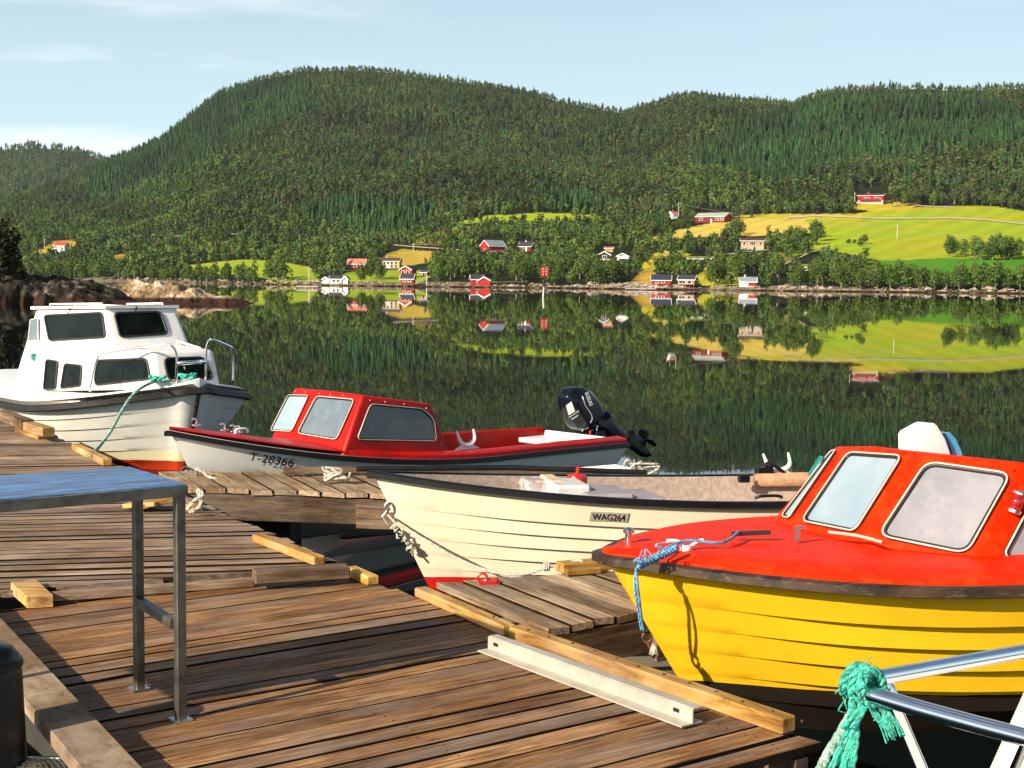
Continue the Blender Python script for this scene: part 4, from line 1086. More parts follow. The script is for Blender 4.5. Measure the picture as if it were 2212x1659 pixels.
# beacon: pole with red slatted boards
bp_ = PZ(1176, 643, 0); s_ = bp_.y/FPX
t = thing('beacon', 'red slatted channel marker on a thin black and white pole out in the water', 'channel marker', bp_)
hb = (HORIZ(1178)-588)*s_+CAMH
m = MB(); m.tube([(-.25, 0, -2), (-.1, 0, 1.4)], [.13, .10], 8); m.build('pole', pmat('beacon_white', (.6, .58, .52), .6), t)
m = MB(); m.tube([(-.1, 0, 1.4), (.12, 0, hb+1.0)], [.10, .07], 8); m.build('pole_top', MT['black'], t)
for k in range(2):
    b_ = MB()
    for j in range(4): b_.box((-.27+k*.54, -.12, hb-.45+j*.34), (.40, .06, .20))
    b_.box((-.27+k*.54, -.08, hb+.05), (.32, .04, 1.3)); b_.build('slatted_board', [MT['redpaint'], MT['decal']][0], t)
    w_ = MB()
    for j in range(3): w_.box((-.20+k*.40, -.14, hb-.28+j*.34), (.22, .05, .09))
    w_.build('white_slats', MT['decal'], t)
# the rock islet and the dark headland with its tree, left
def rock_body(name, label, d, xs, ys, ry, mat, seed, jag=.5, zmul=1.0, off=0.0):
    c = (min(xs)+max(xs))/2; U = np.linspace(min(xs)-12, max(xs)+12, 240); V = np.linspace(-1.15, 1.15, 90)
    uu, v2 = np.meshgrid(U, V)
    top = np.interp(uu, xs, ys); zt = CAMH+d*elev(uu, top)
    x = (uu-1106)/FPX*d; y = d+off+v2*ry*(0.75+.5*fbm(uu/30, uu*0+1.7, 3, seed))
    prof = np.sqrt(np.clip(1-np.abs(v2)**2.2, 0, 1))
    z = zt*prof+(prof-1)*.5
    nse = fbm(x*.9, y*.9, 5, seed); z = z+nse*jag*np.clip(zt, .2, 2)
    ledge = np.abs(fbm(x*.7+3, y*1.7, 3, seed+4)); z = z-jag*.7*np.clip(.06-ledge, 0, 1)*8*np.clip(zt, .1, 1)
    idx = np.arange(uu.size).reshape(uu.shape); q = np.stack([idx[:-1, :-1], idx[:-1, 1:], idx[1:, 1:], idx[1:, :-1]], -1).reshape(-1, 4)
    o = bpy.data.objects.new(name, fast_mesh(name, np.stack([x.ravel(), y.ravel(), z.ravel()], 1), q, mat, None, True)); COL.objects.link(o)
    return tag(o, label, 'rocks', kind='structure')
MT['lichen'] = rock_mat('lichen_rock', (0.70, 0.66, 0.60), (0.050, 0.036, 0.024), (0.30, 0.20, 0.10), .8, .45)
MT['darkrock'] = rock_mat('dark_heath_rock', (0.20, 0.15, 0.12), (0.010, 0.010, 0.006), (0.024, 0.020, 0.010), .8, .5)
rock_body('rock_islet', 'low rock islet with white and orange lichen behind the white cabin boat', 119, [212, 222, 232, 250, 300, 345, 390, 425, 445, 470, 490, 520, 552], [652, 628, 617, 612, 609, 611, 615, 622, 634, 641, 638, 647, 657], 3.2, MT['lichen'], 3, .8)
rock_body('rock_headland', 'dark rocky heath headland at the left edge', 108, [-420, -200, -60, 0, 40, 80, 120, 160, 190, 215, 232], [575, 584, 590, 595, 600, 604, 611, 619, 629, 641, 655], 9.0, MT['darkrock'], 8, .75, off=7)
rock_body('rock_shelf', 'dark low ledge of wet rock at the waterline between headland and islet', 112, [-100, 0, 60, 130, 200, 300, 420, 500], [652, 648, 645, 646, 645, 650, 654, 661], 2.5, MT['darkrock'], 15, .5)
for px, py, h, lb in ((8, 596, 6.1, 'dark dense tree on the headland at the left edge'), (-38, 592, 6.6, 'dark tree mostly cut off by the left edge on the headland'), (33, 600, 2.6, 'dark shrub at the foot of the headland tree'), (205, 628, 1.3, 'low dark juniper bush between headland and islet'), (180, 622, 1.2, 'low dark juniper bush on the slope of the headland')):
    d = ray(px, py); k = (112.0)/d.y
    p = Vector((0, 0, CAMH))+d*k; p.z -= .5
    t = add_tree('birch' if h > 2 else 'birch', p, h, lb, None, int(h*3) % 5, 1.0 if h > 2 else 1.7, 'tree' if h > 2 else 'bush')
    for ch in t.children:
        if ch.name.startswith('crown'):
            ch.data = ch.data.copy(); ch.data.materials[0] = pmat('dark_needles', (.022, .026, .010), .8, var=.3, scale=3, spec=.1)
        elif ch.name.startswith('trunk'):
            ch.data = ch.data.copy(); ch.data.materials[0] = MT['bark']
# ---------------------------------------------------------------- docks
ZD = 0.52
def setboard(o, val=None):
    me = o.data
    at = me.attributes.get('board') or me.attributes.new('board', 'FLOAT', 'POINT')
    at.data.foreach_set('value', np.full(len(me.vertices), random.random() if val is None else val, dtype=np.float32))
    return o
def clip_poly(poly, a, b, c):
    """keep the side a*x+b*y<=c"""
    out = []; n = len(poly)
    for i in range(n):
        p = poly[i]; q = poly[(i+1) % n]; dp = a*p[0]+b*p[1]-c; dq = a*q[0]+b*q[1]-c
        if dp <= 0: out.append(p)
        if (dp < 0 < dq) or (dq < 0 < dp):
            t = dp/(dp-dq); out.append((p[0]+(q[0]-p[0])*t, p[1]+(q[1]-p[1])*t))
    return out
def planks(name, poly, ang, pitch, gap, z, th, mat, parent, jitter=0.012, zj=0.004, seed=1, nails=()):
    """boards at bearing ang filling a convex outline (world xy); local X runs along the boards"""
    r = random.Random(seed); ca, sa = math.cos(ang), math.sin(ang)
    cx_ = sum(p[0] for p in poly)/len(poly); cy_ = sum(p[1] for p in poly)/len(poly)
    loc = [((p[0]-cx_)*ca+(p[1]-cy_)*sa, -(p[0]-cx_)*sa+(p[1]-cy_)*ca) for p in poly]
    area = sum(loc[i][0]*loc[(i+1) % len(loc)][1]-loc[(i+1) % len(loc)][0]*loc[i][1] for i in range(len(loc)))
    if area < 0: loc.reverse()
    y0 = min(p[1] for p in loc); y1 = max(p[1] for p in loc)
    V = []; F = []; B = []; MI = []
    y = y0
    while y < y1:
        w = pitch-gap+r.uniform(-.006, .006)
        c = clip_poly(clip_poly(loc, 0, -1, -y), 0, 1, y+w)
        if len(c) >= 3:
            mx = max(p[0] for p in c); mn = min(p[0] for p in c); mid = (mx+mn)/2
            dr = r.uniform(-jitter, jitter); dl = r.uniform(-jitter, jitter); dz = r.uniform(-zj, zj); tilt = r.uniform(-zj, zj)*2; bv = r.random()
            e = 0.0016; n0 = len(V); m = len(c)
            my = y+w/2
            for k, (zz, ins) in enumerate(((-th, 0), (-e, 0), (0, e))):
                for p in c:
                    px = p[0]+(dr if p[0] > mid else dl); py = p[1]
                    py = py+(ins if py < my else -ins)
                    px = px+(-ins if p[0] > mid else ins)
                    V.append((px, py, zz+dz+tilt*(py-my)/w)); B.append(bv)
            F.append(tuple(n0+i for i in range(m-1, -1, -1))); MI.append(1)
            for q_ in range(2):
                for i in range(m):
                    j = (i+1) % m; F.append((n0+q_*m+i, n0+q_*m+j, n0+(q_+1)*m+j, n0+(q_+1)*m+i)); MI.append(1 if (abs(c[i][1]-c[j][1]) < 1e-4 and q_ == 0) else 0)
            F.append(tuple(n0+2*m+i for i in range(m))); MI.append(0)
            for nx in nails:
                for ny in (.28, .72):
                    px = nx+r.uniform(-.02, .02); py = y+w*ny+r.uniform(-.008, .008)
                    if mn+.03 < px < mx-.03:
                        k0 = len(V); V += [(px+.0045*math.cos(q*1.047), py+.0045*math.sin(q*1.047), .0015+dz+tilt*(py-my)/w) for q in range(6)]; B += [bv]*6
                        F.append(tuple(range(k0, k0+6))); MI.append(1)
        y += pitch
    o = mesh_obj(name, V, F, mat, parent, loc=(cx_, cy_, z), rot=(0, 0, ang))
    at = o.data.attributes.new('board', 'FLOAT', 'POINT'); at.data.foreach_set('value', np.array(B, dtype=np.float32))
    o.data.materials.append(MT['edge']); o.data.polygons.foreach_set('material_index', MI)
    return o
def timber(name, a, b, w, h, mat, parent=None, bev=0.006, val=None):
    """a squared timber lying from a to b (points on its underside); local X along it"""
    a = Vector(a); b = Vector(b); d = b-a
    o = MB().box((0, 0, h/2), (d.length, w, h), None, bev).build(name, mat, parent, loc=(a+b)/2, rot=(0, -math.asin(d.z/d.length), math.atan2(d.y, d.x)))
    return setboard(o, val)
u36 = Vector((math.cos(rad(36)), math.sin(rad(36)), 0)); v36 = Vector((math.sin(rad(36)), -math.cos(rad(36)), 0))
# near pontoon
dk = thing('floating_dock', 'near pontoon of weathered brown boards in the foreground under the steel table', 'dock', (0, 0, 0))
E0 = Vector((-0.99, 7.755, 0)); E1 = Vector((1.125, 4.86, 0))
L1 = E1-u36*2.12; L0 = E0-u36*2.12
npoly = [(E0.x, E0.y), (E1.x, E1.y), (L1.x, L1.y), (L0.x, L0.y)]
planks('deck_boards', npoly, rad(36), .128, .021, ZD, .032, MT['deck'], dk, .014, .004, 4, nails=(-.95, -.1, .88))
def quad_box(poly, z0, z1):
    n = len(poly); m = MB()
    m.add([(p[0], p[1], z0) for p in poly]+[(p[0], p[1], z1) for p in poly], [tuple(range(n-1, -1, -1)), tuple(range(n, 2*n))]+[(i, (i+1) % n, n+(i+1) % n, n+i) for i in range(n)])
    return m
def inset(poly, d):
    cx_ = sum(p[0] for p in poly)/len(poly); cy_ = sum(p[1] for p in poly)/len(poly)
    return [(p[0]+(cx_-p[0])*d, p[1]+(cy_-p[1])*d) for p in poly]
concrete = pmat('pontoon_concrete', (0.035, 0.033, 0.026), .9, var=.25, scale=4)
quad_box(inset(npoly, .10), -.25, .30).build('float', concrete, dk)
quad_box([(L0.x, L0.y), (L1.x, L1.y), (L1.x-.9, L1.y-.65), (L0.x-.9, L0.y-.65)], -.25, .22).build('float', concrete, dk)  # dark slab added to stand in for the shadow left of the boards
m = MB()
for k in (.05, .5, .95):
    a = E0.lerp(L0, k); b = E1.lerp(L1, k); m.beam((a.x, a.y, ZD-.12), (b.x, b.y, ZD-.12), .06, .15)
setboard(m.build('joists', MT['beamw'], dk), .1)
k2 = timber('kerb_timber', PZ(1112, 1378, ZD+.004), PZ(1704, 1584, ZD+.004), .075, .06, MT['kerb'], dk, val=.55)
k3 = timber('kerb_timber', PZ(908, 1288, ZD+.004), PZ(1100, 1373, ZD+.004), .07, .05, MT['kerb'], dk, val=.75)
k4 = timber('kerb_timber', PZ(757, 1242, ZD+.004), PZ(806, 1264, ZD+.004), .07, .05, MT['kerb'], dk, val=.9)
m = MB()
rr = random.Random(2)
for k in range(14):
    p = k2.matrix_basis @ Vector((-1.0+k*.145, rr.uniform(-.012, .012), .062)); m.ball(p, .006, 6)
m.build('nail', MT['rust'], dk)
pR0 = PZ(-60, 1268, .60); pR1 = PZ(330, 1681, .60); dd = (pR1-pR0).normalized(); nn_ = Vector((dd.y, -dd.x, 0))
if nn_.x > 0: nn_ = -nn_
a = pR0+nn_*.085-dd*.5; b = pR1+nn_*.085+dd*.6
timber('edge_plank', (a.x, a.y, .545), (b.x, b.y, .545), .17, .055, MT['ply'], dk, .004, .5)
# far pontoon
df = thing('floating_dock', 'far pontoon of greyed boards running away beside the white cabin boat', 'dock', (0, 0, 0))
F0 = Vector((-0.95, 7.72, 0)); F1 = Vector((-7.1, 18.1, 0)); S0 = Vector((-2.9, 6.82, 0)); S1 = Vector((-4.6, 9.4, 0)); S2 = Vector((-10.2, 18.1, 0))
fpoly = [(F0.x, F0.y), (F1.x, F1.y), (S2.x, S2.y), (S1.x, S1.y), (S0.x, S0.y)]
planks('deck_boards', fpoly, rad(11), .150, .026, ZD+.03, .035, MT['deckfar'], df, .03, .005, 8)
quad_box(inset(fpoly, .07), -.25, .34).build('float', concrete, df)
timber('edge_joist', (F0.x-.05, F0.y+.02, ZD-.16), (F1.x-.05, F1.y, ZD-.16), .06, .14, MT['beamw'], df)
timber('kerb_timber', PZ(556, 1170, ZD+.034), PZ(690, 1221, ZD+.034), .07, .05, MT['kerb'], df, val=.7)
timber('kerb_timber', PZ(164, 972, ZD+.034), PZ(232, 1006, ZD+.034), .08, .06, MT['kerb'], df, val=.8)
timber('kerb_timber', PZ(4, 905, ZD+.10), PZ(60, 928, ZD+.10), .13, .10, MT['beamw'], df, val=.9)
timber('kerb_timber', PZ(60, 929, ZD+.09), PZ(105, 944, ZD+.09), .12, .09, MT['kerb'], df, val=.3)
timber('kerb_spacer', PZ(45, 934, ZD+.034), PZ(95, 950, ZD+.034), .12, .06, MT['kerb'], df, val=.2)
timber('step_strip', PZ(96, 1300, ZD+.004), PZ(548, 1266, ZD+.004), .06, .045, MT['deckfar'], df, val=.6)
t = thing('timber_offcut', 'short thick brown timber lying across the joint of the two pontoons', 'timber', (0, 0, 0))
timber('timber', PZ(548, 1258, ZD+.035), PZ(752, 1246, ZD+.035), .12, .065, MT['beamw'], t, .006, .75)
# wooden block with one sunlit end
tp = [PZ(x, y, ZD+.062) for x, y in ((23, 1257), (77, 1251), (114, 1285), (59, 1288))]
ctr = sum(tp, Vector())/4
m = MB(); m.add([p-ctr for p in tp]+[p-ctr-Vector((0, 0, .06)) for p in tp], [(0, 1, 2, 3), (7, 6, 5, 4), (0, 4, 5, 1), (1, 5, 6, 2), (2, 6, 7, 3), (3, 7, 4, 0)])
blk = setboard(m.build('wooden_block', MT['kerb'], loc=ctr), .95)
tag(blk, 'sawn wooden block lying alone on the boards at the left edge', 'wood block')
# finger piers
def finger(label, poly, ang, z, fasc, seed, pitch=.145):
    t = thing('finger_pier', label, 'pier', (0, 0, 0))
    planks('deck_boards', poly, ang, pitch, .015, z, .035, MT['finger'], t, .02, .005, seed)
    for a, b, h, dz in fasc:
        timber('side_beam', (a[0], a[1], z-.045-h), (b[0], b[1], z-.045-h), .06, h, MT['beamw'], t, .004)
    return t
f2 = finger('short sunlit finger pier between the cream boat and the yellow boat', [(-.40, 7.42), (.18, 6.44), (1.55, 7.47), (1.6, 8.15), (.61, 7.79)], rad(-59.5), ZD, [((.22, 6.50), (1.5, 7.46), .17, 0), ((-.33, 7.40), (1.4, 8.0), .16, 0)], 12)
timber('end_block', (.72, 6.82, ZD-.26), (1.3, 7.25, ZD-.26), .05, .16, MT['beamw'], f2, .004, .9)
timber('cross_beam', (-.36, 7.28, ZD-.21), (.14, 6.42, ZD-.21), .06, .13, MT['beamw'], f2, .004, .2)
timber('cleat_block', PZ(1208, 1236, ZD+.004), PZ(1330, 1226, ZD+.004), .10, .055, MT['kerb'], f2, val=.35)
timber('cleat_block', PZ(1222, 1243, ZD+.004), PZ(1296, 1238, ZD+.004), .05, .035, MT['kerb'], f2, val=.2)
# red iron ring bolt on finger pier
m = MB(); c = PZ(1042, 1262, ZD); rg = [c+Vector((.024*math.cos(k*math.pi/7), 0, .036+.024*math.sin(k*math.pi/7))) for k in range(14)]
m.tube(rg, .0075, 6, True); m.beam(c+Vector((-.02, 0, .01)), c+Vector((.09, .02, .01)), .05, .015); m.ball(c+Vector((.07, .0, .02)), .018, 6)
m.build('ring_bolt', MT['redpaint'], f2)
f1 = finger('grey finger pier between the red and white boat and the cream boat', [(-2.98, 11.64), (-2.52, 10.70), (-.9, 10.50), (1.2, 10.80), (1.25, 11.65)], rad(-66), ZD, [((-2.5, 10.74), (-.9, 10.54), .20, 0), ((-.9, 10.54), (1.15, 10.84), .18, 0)], 17, .16)
timber('end_block', (-1.17, 10.50, ZD-.26), (-.86, 10.46, ZD-.26), .10, .20, MT['beamw'], f1, .004, 1.0)
quad_box([(-2.3, 10.95), (-1.75, 10.9), (-1.75, 11.5), (-2.3, 11.5)], -.3, .26).build('float', concrete, f1)
timber('kerb_timber', PZ(612, 1024, ZD+.02), PZ(846, 1021, ZD+.02), .07, .055, MT['beamw'], f1, val=.8)
timber('kerb_timber', PZ(850, 1021, ZD+.02), PZ(1398, 1024, ZD+.02), .07, .06, MT['beamw'], f1, val=.3)
m = MB(); m.tube([PZ(770, 1013, ZD+.12), PZ(1100, 1010, ZD+.13), PZ(1398, 1021, ZD+.10)], .022, 8)
pole = m.build('boat_pole', MT['black']); tag(pole, 'long black pole lying along the far edge of the grey finger pier', 'pole')
m = MB(); m.tube([PZ(1235, 1016, ZD+.11), PZ(1330, 1011, ZD+.13), PZ(1362, 1013, ZD+.12)], [.018, .03, .012], 8)
tag(m.build('white_oar', MT['white']), 'white oar shaft lying on the grey finger pier below the red boat stern', 'oar')
# loose board scraps at the joint of dock and pier
ls = timber('loose_board', PZ(283, 1094, ZD+.04), PZ(352, 1090, ZD+.07), .20, .03, MT['kerb'], None, .004, .95); tag(ls, 'split pale board lying on the dock seen under the table top', 'board')
ls = timber('loose_board', PZ(300, 1100, ZD+.04), PZ(376, 1082, ZD+.09), .12, .035, MT['kerb'], None, .004, .4); tag(ls, 'orange brown board beside the split pale board under the table top', 'board')
ls = timber('loose_board', PZ(392, 1096, ZD+.02), PZ(428, 1108, ZD+.02), .07, .05, MT['kerb'], None, .004, .8); tag(ls, 'short orange kerb stub with a rope end at the foot of the grey finger pier', 'board')
def rope(name, label, pts, r, mat, cat='rope', seg=8, n=7, group=None):
    P = catmull(pts, seg); m = MB()
    Q = [P[0]]; step_ = r*1.1
    for a, b in zip(P[:-1], P[1:]):          # resample finely, then lay three strands round the line
        k = max(1, int((b-a).length/step_)); Q += [a.lerp(b, (i+1)/k) for i in range(k)]
    if len(Q) > 700: Q = Q[::2]
    nr_ = None; fr_ = []
    for i, p in enumerate(Q):
        t = (Q[min(i+1, len(Q)-1)]-Q[max(i-1, 0)]).normalized()
        nr_ = t.orthogonal().normalized() if nr_ is None else (nr_-t*nr_.dot(t)).normalized()
        fr_.append((p, nr_, t.cross(nr_)))
    for k in range(3):
        m.tube([p+(a*math.cos(i*.55+k*2.094)+b*math.sin(i*.55+k*2.094))*r*.5 for i, (p, a, b) in enumerate(fr_)], r*.58, 6)
    o = m.build(name, mat, smooth=True)
    tag(o, label, cat, group); return o
c = PZ(405, 1100, ZD+.08)
rope('rope_end', 'scrap of frayed rope tied at the foot of the grey finger pier', [c, c+Vector((.05, 0, .06)), c+Vector((.1, .03, .09)), c+Vector((.06, .05, .12)), c+Vector((.09, .0, .03)), c+Vector((.02, -.03, -.02))], .014, MT['rope_w'])
# steel channel
cha = PZ(1055, 1403, ZD+.006); chb = PZ(1497, 1566, ZD+.006); dch = (chb-cha); Lc = dch.length
ch = thing('metal_channel', 'cream painted metal channel lying on the dock boards beside the kerb', 'metal channel', cha, math.atan2(dch.y, dch.x))
m = MB(); m.box((Lc/2, 0, .029), (Lc, .006, .058)); m.box((Lc/2, -.031, .003), (Lc, .056, .006)); m.box((Lc/2, .0255, .0595), (Lc, .045, .005)); m.box((Lc/2, .0255, .003), (Lc-.002, .045, .006))
m.build('channel', MT['alu'], ch)
m = MB(); m.box((Lc-.085, -.0045, .035), (.03, .004, .014)); m.box((.06, -.0045, .035), (.03, .004, .014)); m.build('slot', MT['ink'], ch)
# steel table
TA = rad(36.5)
tb = thing('steel_table', 'narrow steel fish cleaning table with a blue reflecting top standing on the dock', 'table', (-1.21, 5.02, ZD), TA)
HT = .88
MB().box((-.78, .26, HT-.002), (1.60, .56, .006)).build('table_top', MT['ttop'], tb)
m = MB()
m.box((-.78, -.022, HT-.025), (1.60, .004, .038)); m.box((-.78, .542, HT-.025), (1.60, .004, .038)); m.box((.024, .26, HT-.025), (.004, .56, .038)); m.box((-1.582, .26, HT-.025), (.004, .56, .038))
m.build('apron', MT['tsteel'], tb)
for x, y in ((0, 0), (.022, .46), (-1.54, 0), (-1.54, .46)):
    MB().box((x, y, (HT-.01)/2), (.036, .036, HT-.01), None, .003).build('leg', MT['tsteel'], tb)
    MB().box((x, y, .004), (.07, .07, .008)).build('foot_plate', MT['steel'], tb)
for x in (-.015, -1.54):
    MB().beam((x, .02, .36), (x+.03 if x > -1 else x, .44, .36), .034, .034, bev=.002).build('brace', MT['tsteel'], tb)
# black post and metal grating, lower left
pb = PD(-32, 1392, 4.62)
m = MB(); m.lathe([(.03, 0), (.085, -.012), (.108, -.04), (.118, -.10), (.135, -.55), (.142, -.85)], n=24); m.lathe([(.112, -.05), (.121, -.055), (.122, -.075), (.113, -.08)], n=24)
po = thing('bollard', 'black rounded bollard at the left edge behind the edge plank', 'bollard', (pb.x, pb.y, pb.z))
m.build('post', MT['black'], po, True, angle=40)
g0 = PZ(-30, 1640, .50); g1 = PZ(172, 1640, .50); gx_ = (g1-g0).normalized(); W_ = (g1-g0).length
gr = thing('metal_grating', 'small expanded metal grating step at the bottom left corner', 'grating', g1, math.atan2(gx_.y, gx_.x))
m = MB()
nb = 22
for i in range(nb):
    x = -W_*1.2+i*W_*1.2/nb*1.15
    pts = []; pts2 = []
    for k in range(13):
        s = -k*.035; o = .012*(1 if k % 2 else -1)
        pts.append((x+o, s, 0)); pts2.append((x+.022-o, s, 0))
    m.tube(pts, .0028, 4); m.tube(pts2, .0028, 4)
m.box((0.012, -.21, -.005), (.014, .46, .022)); m.box((-W_*.6, .006, -.005), (W_*1.3, .012, .022))
m.build('mesh', MT['steel'], gr)
# ---------------------------------------------------------------- boats
class Boat:
    """local axes: x aft from the stem head, z up from the water, y across; sy is the side that faces the camera"""
    def __init__(s, name, label, loc, ang, sy, P, roll=0.0, cat='boat'):
        s.e = thing(name, label, cat, loc, ang); s.sy = sy; s.P = P
        s.e.rotation_euler = (roll, 0, ang)
        s.M = Matrix.Translation(Vector(loc)) @ Matrix.Rotation(ang, 4, 'Z') @ Matrix.Rotation(roll, 4, 'X')
        s.Mi = s.M.inverted()
    def hit(s, px, py, p0, n):
        o = s.Mi @ Vector((0, 0, CAMH)); d = s.Mi.to_3x3() @ ray(px, py); n = Vector(n); p0 = Vector(p0)
        return o+d*((p0-o).dot(n)/d.dot(n))
    def on(s, px, py, axis, val):
        n = Vector((0, 0, 0)); n[axis] = 1; return s.hit(px, py, n*val, n)
    def W(s, p): return s.M @ Vector(p)
    def b(s, x):
        P = s.P; sm = P['sm']; B = P['B']/2; nr = P.get('nr', 0)
        if x < sm:
            v = B*(1-(1-max(0, x)/sm)**P['pw'])
            if nr and x < nr: v = max(v, nr*1.25*math.sqrt(max(0, 1-((nr-max(0, x))/nr)**2)))
            return v
        return B*(1-P.get('tw', .12)*((x-sm)/(P['L']-sm))**2)
    def zr(s, x):
        P = s.P; sm = P['sm']
        if x < sm: return P['zm']+(P['zb']-P['zm'])*(1-x/sm)**2
        return P['zm']+(P['zs']-P['zm'])*((x-sm)/(P['L']-sm))**2
    def stem(s, z):
        P = s.P; zb = P['zb']; t = (zb-z)/zb
        return P['rake']*(t**P.get('rp', 1.0)) if t > 0 else 0
    def surf(s, f, u, side, off=0.0):
        """f: 0 stem .. 1 transom; u: 0 keel .. 1 rail"""
        P = s.P; Lh = P['L']; xr = f*Lh
        zt = s.zr(xr); zk = -P['draft']*(1-.25*f)
        z = zk+(zt-zk)*u
        zs_ = zk+(P['zb']-zk)*u
        xs = s.stem(zs_)
        x = xs+(Lh-P.get('trk', .12)*(1-u)-xs)*f
        w = min(1, f/.45); k = P['kb']*(1-w)**1.4+P['km']*(1-(1-w)**1.4)
        y = s.b(xr)*(u**k)
        if f <= 0: y = 0
        y = y+off
        return Vector((x, side*y, z))
    def hull(s, mat, n=56, strakes=(.36, .48, .60, .72, .84), step=.018, inner=None, name='hull', fade=(.10, .32)):
        fs = [(i/n)**1.35 for i in range(n+1)]
        us = [0, .08, .16, .25]; st = list(strakes)
        rows = [(u, 0) for u in us if u < st[0]-.02]
        b_ = st+[1.0]
        first = True
        prof = [(u, 0.0) for u in us if u < st[0]-.02]
        for i, u0 in enumerate(st):
            u1 = b_[i+1]
            prof.append((u0, 0.0)); prof.append((u0+.004, 1.0))
            for k in (.3, .6, .9): prof.append((u0+(u1-u0)*k, 1-k))
        prof.append((1.0, 0.0))
        m = MB()
        for sd in (-1, 1):
            R = []
            for f in fs:
                w = min(1, max(0, (f-fade[0])/(fade[1]-fade[0]))); w = w*w*(3-2*w)
                w = max(w, .06)
                R.append([s.surf(f, u, sd, step*o*w if f > 0 else 0) for u, o in prof])
            m.rings(R, False)
        # transom
        T_ = [s.surf(1, u, -1) for u, o in reversed(prof)]+[s.surf(1, u, 1) for u, o in prof]
        m.add(T_, [tuple(range(len(T_)))])
        bm = bmesh.new()
        o = m.build(name, mat, s.e, True, angle=28)
        bm.from_mesh(o.data); bmesh.ops.remove_doubles(bm, verts=bm.verts[:], dist=.0005); bmesh.ops.recalc_face_normals(bm, faces=bm.faces[:]); bm.to_mesh(o.data); bm.free()
        o.data.shade_smooth(); o.data.set_sharp_from_angle(angle=rad(28))
        s.bvh = BVHTree.FromPolygons([v.co.copy() for v in o.data.vertices], [tuple(p.vertices) for p in o.data.polygons])
        return o
    def rail_pts(s, side, n=40, dy=0.0, dz=0.0, x0=0.0, x1=None):
        x1 = s.P['L'] if x1 is None else x1; out = []
        for i in range(n+1):
            x = x0+(x1-x0)*(i/n)**2.0
            out.append(Vector((x, side*max(0, s.b(x)+dy), s.zr(x)+dz)))
        return out
    def rubrail(s, mat, w=.06, h=.06, dz=-.03, name='rub_rail', nose=0.0, out=0.0):
        a = s.rail_pts(-1, dy=out, dz=dz); b = s.rail_pts(1, dy=out, dz=dz)
        pts = list(reversed(a))[:-1]+[a[0]+Vector((-nose, 0, 0))]+b[1:]
        pr = [(w*.5, -h*.35), (w*.5, h*.35), (w*.25, h*.5), (-w*.5, h*.5), (-w*.5, -h*.5), (w*.25, -h*.5)]
        m = MB(); m.sweep(pts, [(-q[0], q[1]) for q in pr])
        return m.build(name, mat, s.e, True, angle=40)
    def deck(s, mat, prof, x0, x1, n=30, name='foredeck', close=True, taper=0.0):
        """prof: (fraction of half width or inset, height) from rail to centre; inset if negative number is metres from the rail"""
        m = MB(); R = []
        for i in range(n+1):
            x = x0+(x1-x0)*(i/n)**1.8; b = s.b(x); z = s.zr(x); half = []
            for a, h in prof:
                y = b*a if a >= 0 and a <= 1 else max(b*(1+a*3.2), b+a)
                k_ = 1.0 if not taper else min(1, .42+.58*(x/taper)**.8)
                half.append((y, h*k_))
            row = [Vector((x, -y, z+h)) for y, h in half]+[Vector((x, y, z+h)) for y, h in reversed(half)]
            R.append(row)
        m.rings(R, False)
        if close:
            m.add(R[-1], [tuple(range(len(R[-1])))]); m.add(R[0], [tuple(range(len(R[0])))])
        return m.build(name, mat, s.e, True, angle=24)
    def window(s, px, p0, n, r, mat, w=.012, strip=None, rubber='rubber', off=.006, mirror=False, thick=.55, pts=None, name='window'):
        """a pane seen at the photo points px, lying in the face through p0 with outward normal n"""
        n = Vector(n).normalized()
        P = [Vector(q) for q in pts] if pts else [s.hit(x, y, p0, n) for x, y in px]
        res = P
        for mir in ((False, True) if mirror else (False,)):
            Q = [Vector((q.x, -q.y, q.z)) for q in P] if mir else P
            nn = Vector((n.x, -n.y, n.z)) if mir else n
            c = round_poly(Q, r); N_ = len(c)
            ctr = sum(c, Vector())/N_
            m = MB(); m.add([q+nn*off for q in c], [tuple(range(N_))])
            o = m.build(name, mat, s.e, fix=False)
            fm = MB(); fm.tube([q+nn*(off+.002) for q in c], w, 6, True, flat=1.0); fo = fm.build('window_seal', MT[rubber], o, True)
            if strip:
                st = MB(); st.tube([q+(q-ctr).normalized()*w*.55+nn*(off+.002+w*.75) for q in c], w*.42, 5, True); st.build('seal_strip', MT[strip], o, True)
        return res
    def text(s, body, px0, px1, mat, name='lettering', hfac=.7, size=None, side=None, up=None, squash=1.0, parent=None, plane=False, lift=.011):
        """lettering lying on the hull between two photo points (left and right end of its foot line)"""
        def onh(px, py):
            o = s.Mi @ Vector((0, 0, CAMH)); d = (s.Mi.to_3x3() @ ray(px, py)).normalized()
            h = s.bvh.ray_cast(o, d); return h
        h0 = onh(*px0); h1 = onh(*px1)
        a, b = h0[0], h1[0]; nrm = -(h0[1]+h1[1]).normalized()
        o_ = s.Mi @ Vector((0, 0, CAMH))
        if nrm.dot(a-o_) > 0: nrm = -nrm
        ex = (b-a).normalized(); ez = nrm; ey = ez.cross(ex).normalized(); ez = ex.cross(ey)
        cu = bpy.data.curves.new('t', 'FONT'); cu.body = body; cu.size = 1; cu.offset = .012
        to = bpy.data.objects.new('t', cu); COL.objects.link(to)
        bpy.context.view_layer.update()
        me = bpy.data.meshes.new_from_object(to.evaluated_get(bpy.context.evaluated_depsgraph_get()))
        bpy.data.objects.remove(to)
        bm = bmesh.new(); bm.from_mesh(me); bmesh.ops.triangulate(bm, faces=bm.faces[:]); bmesh.ops.subdivide_edges(bm, edges=[e for e in bm.edges if e.calc_length() > .12], cuts=2); bm.to_mesh(me); bm.free()
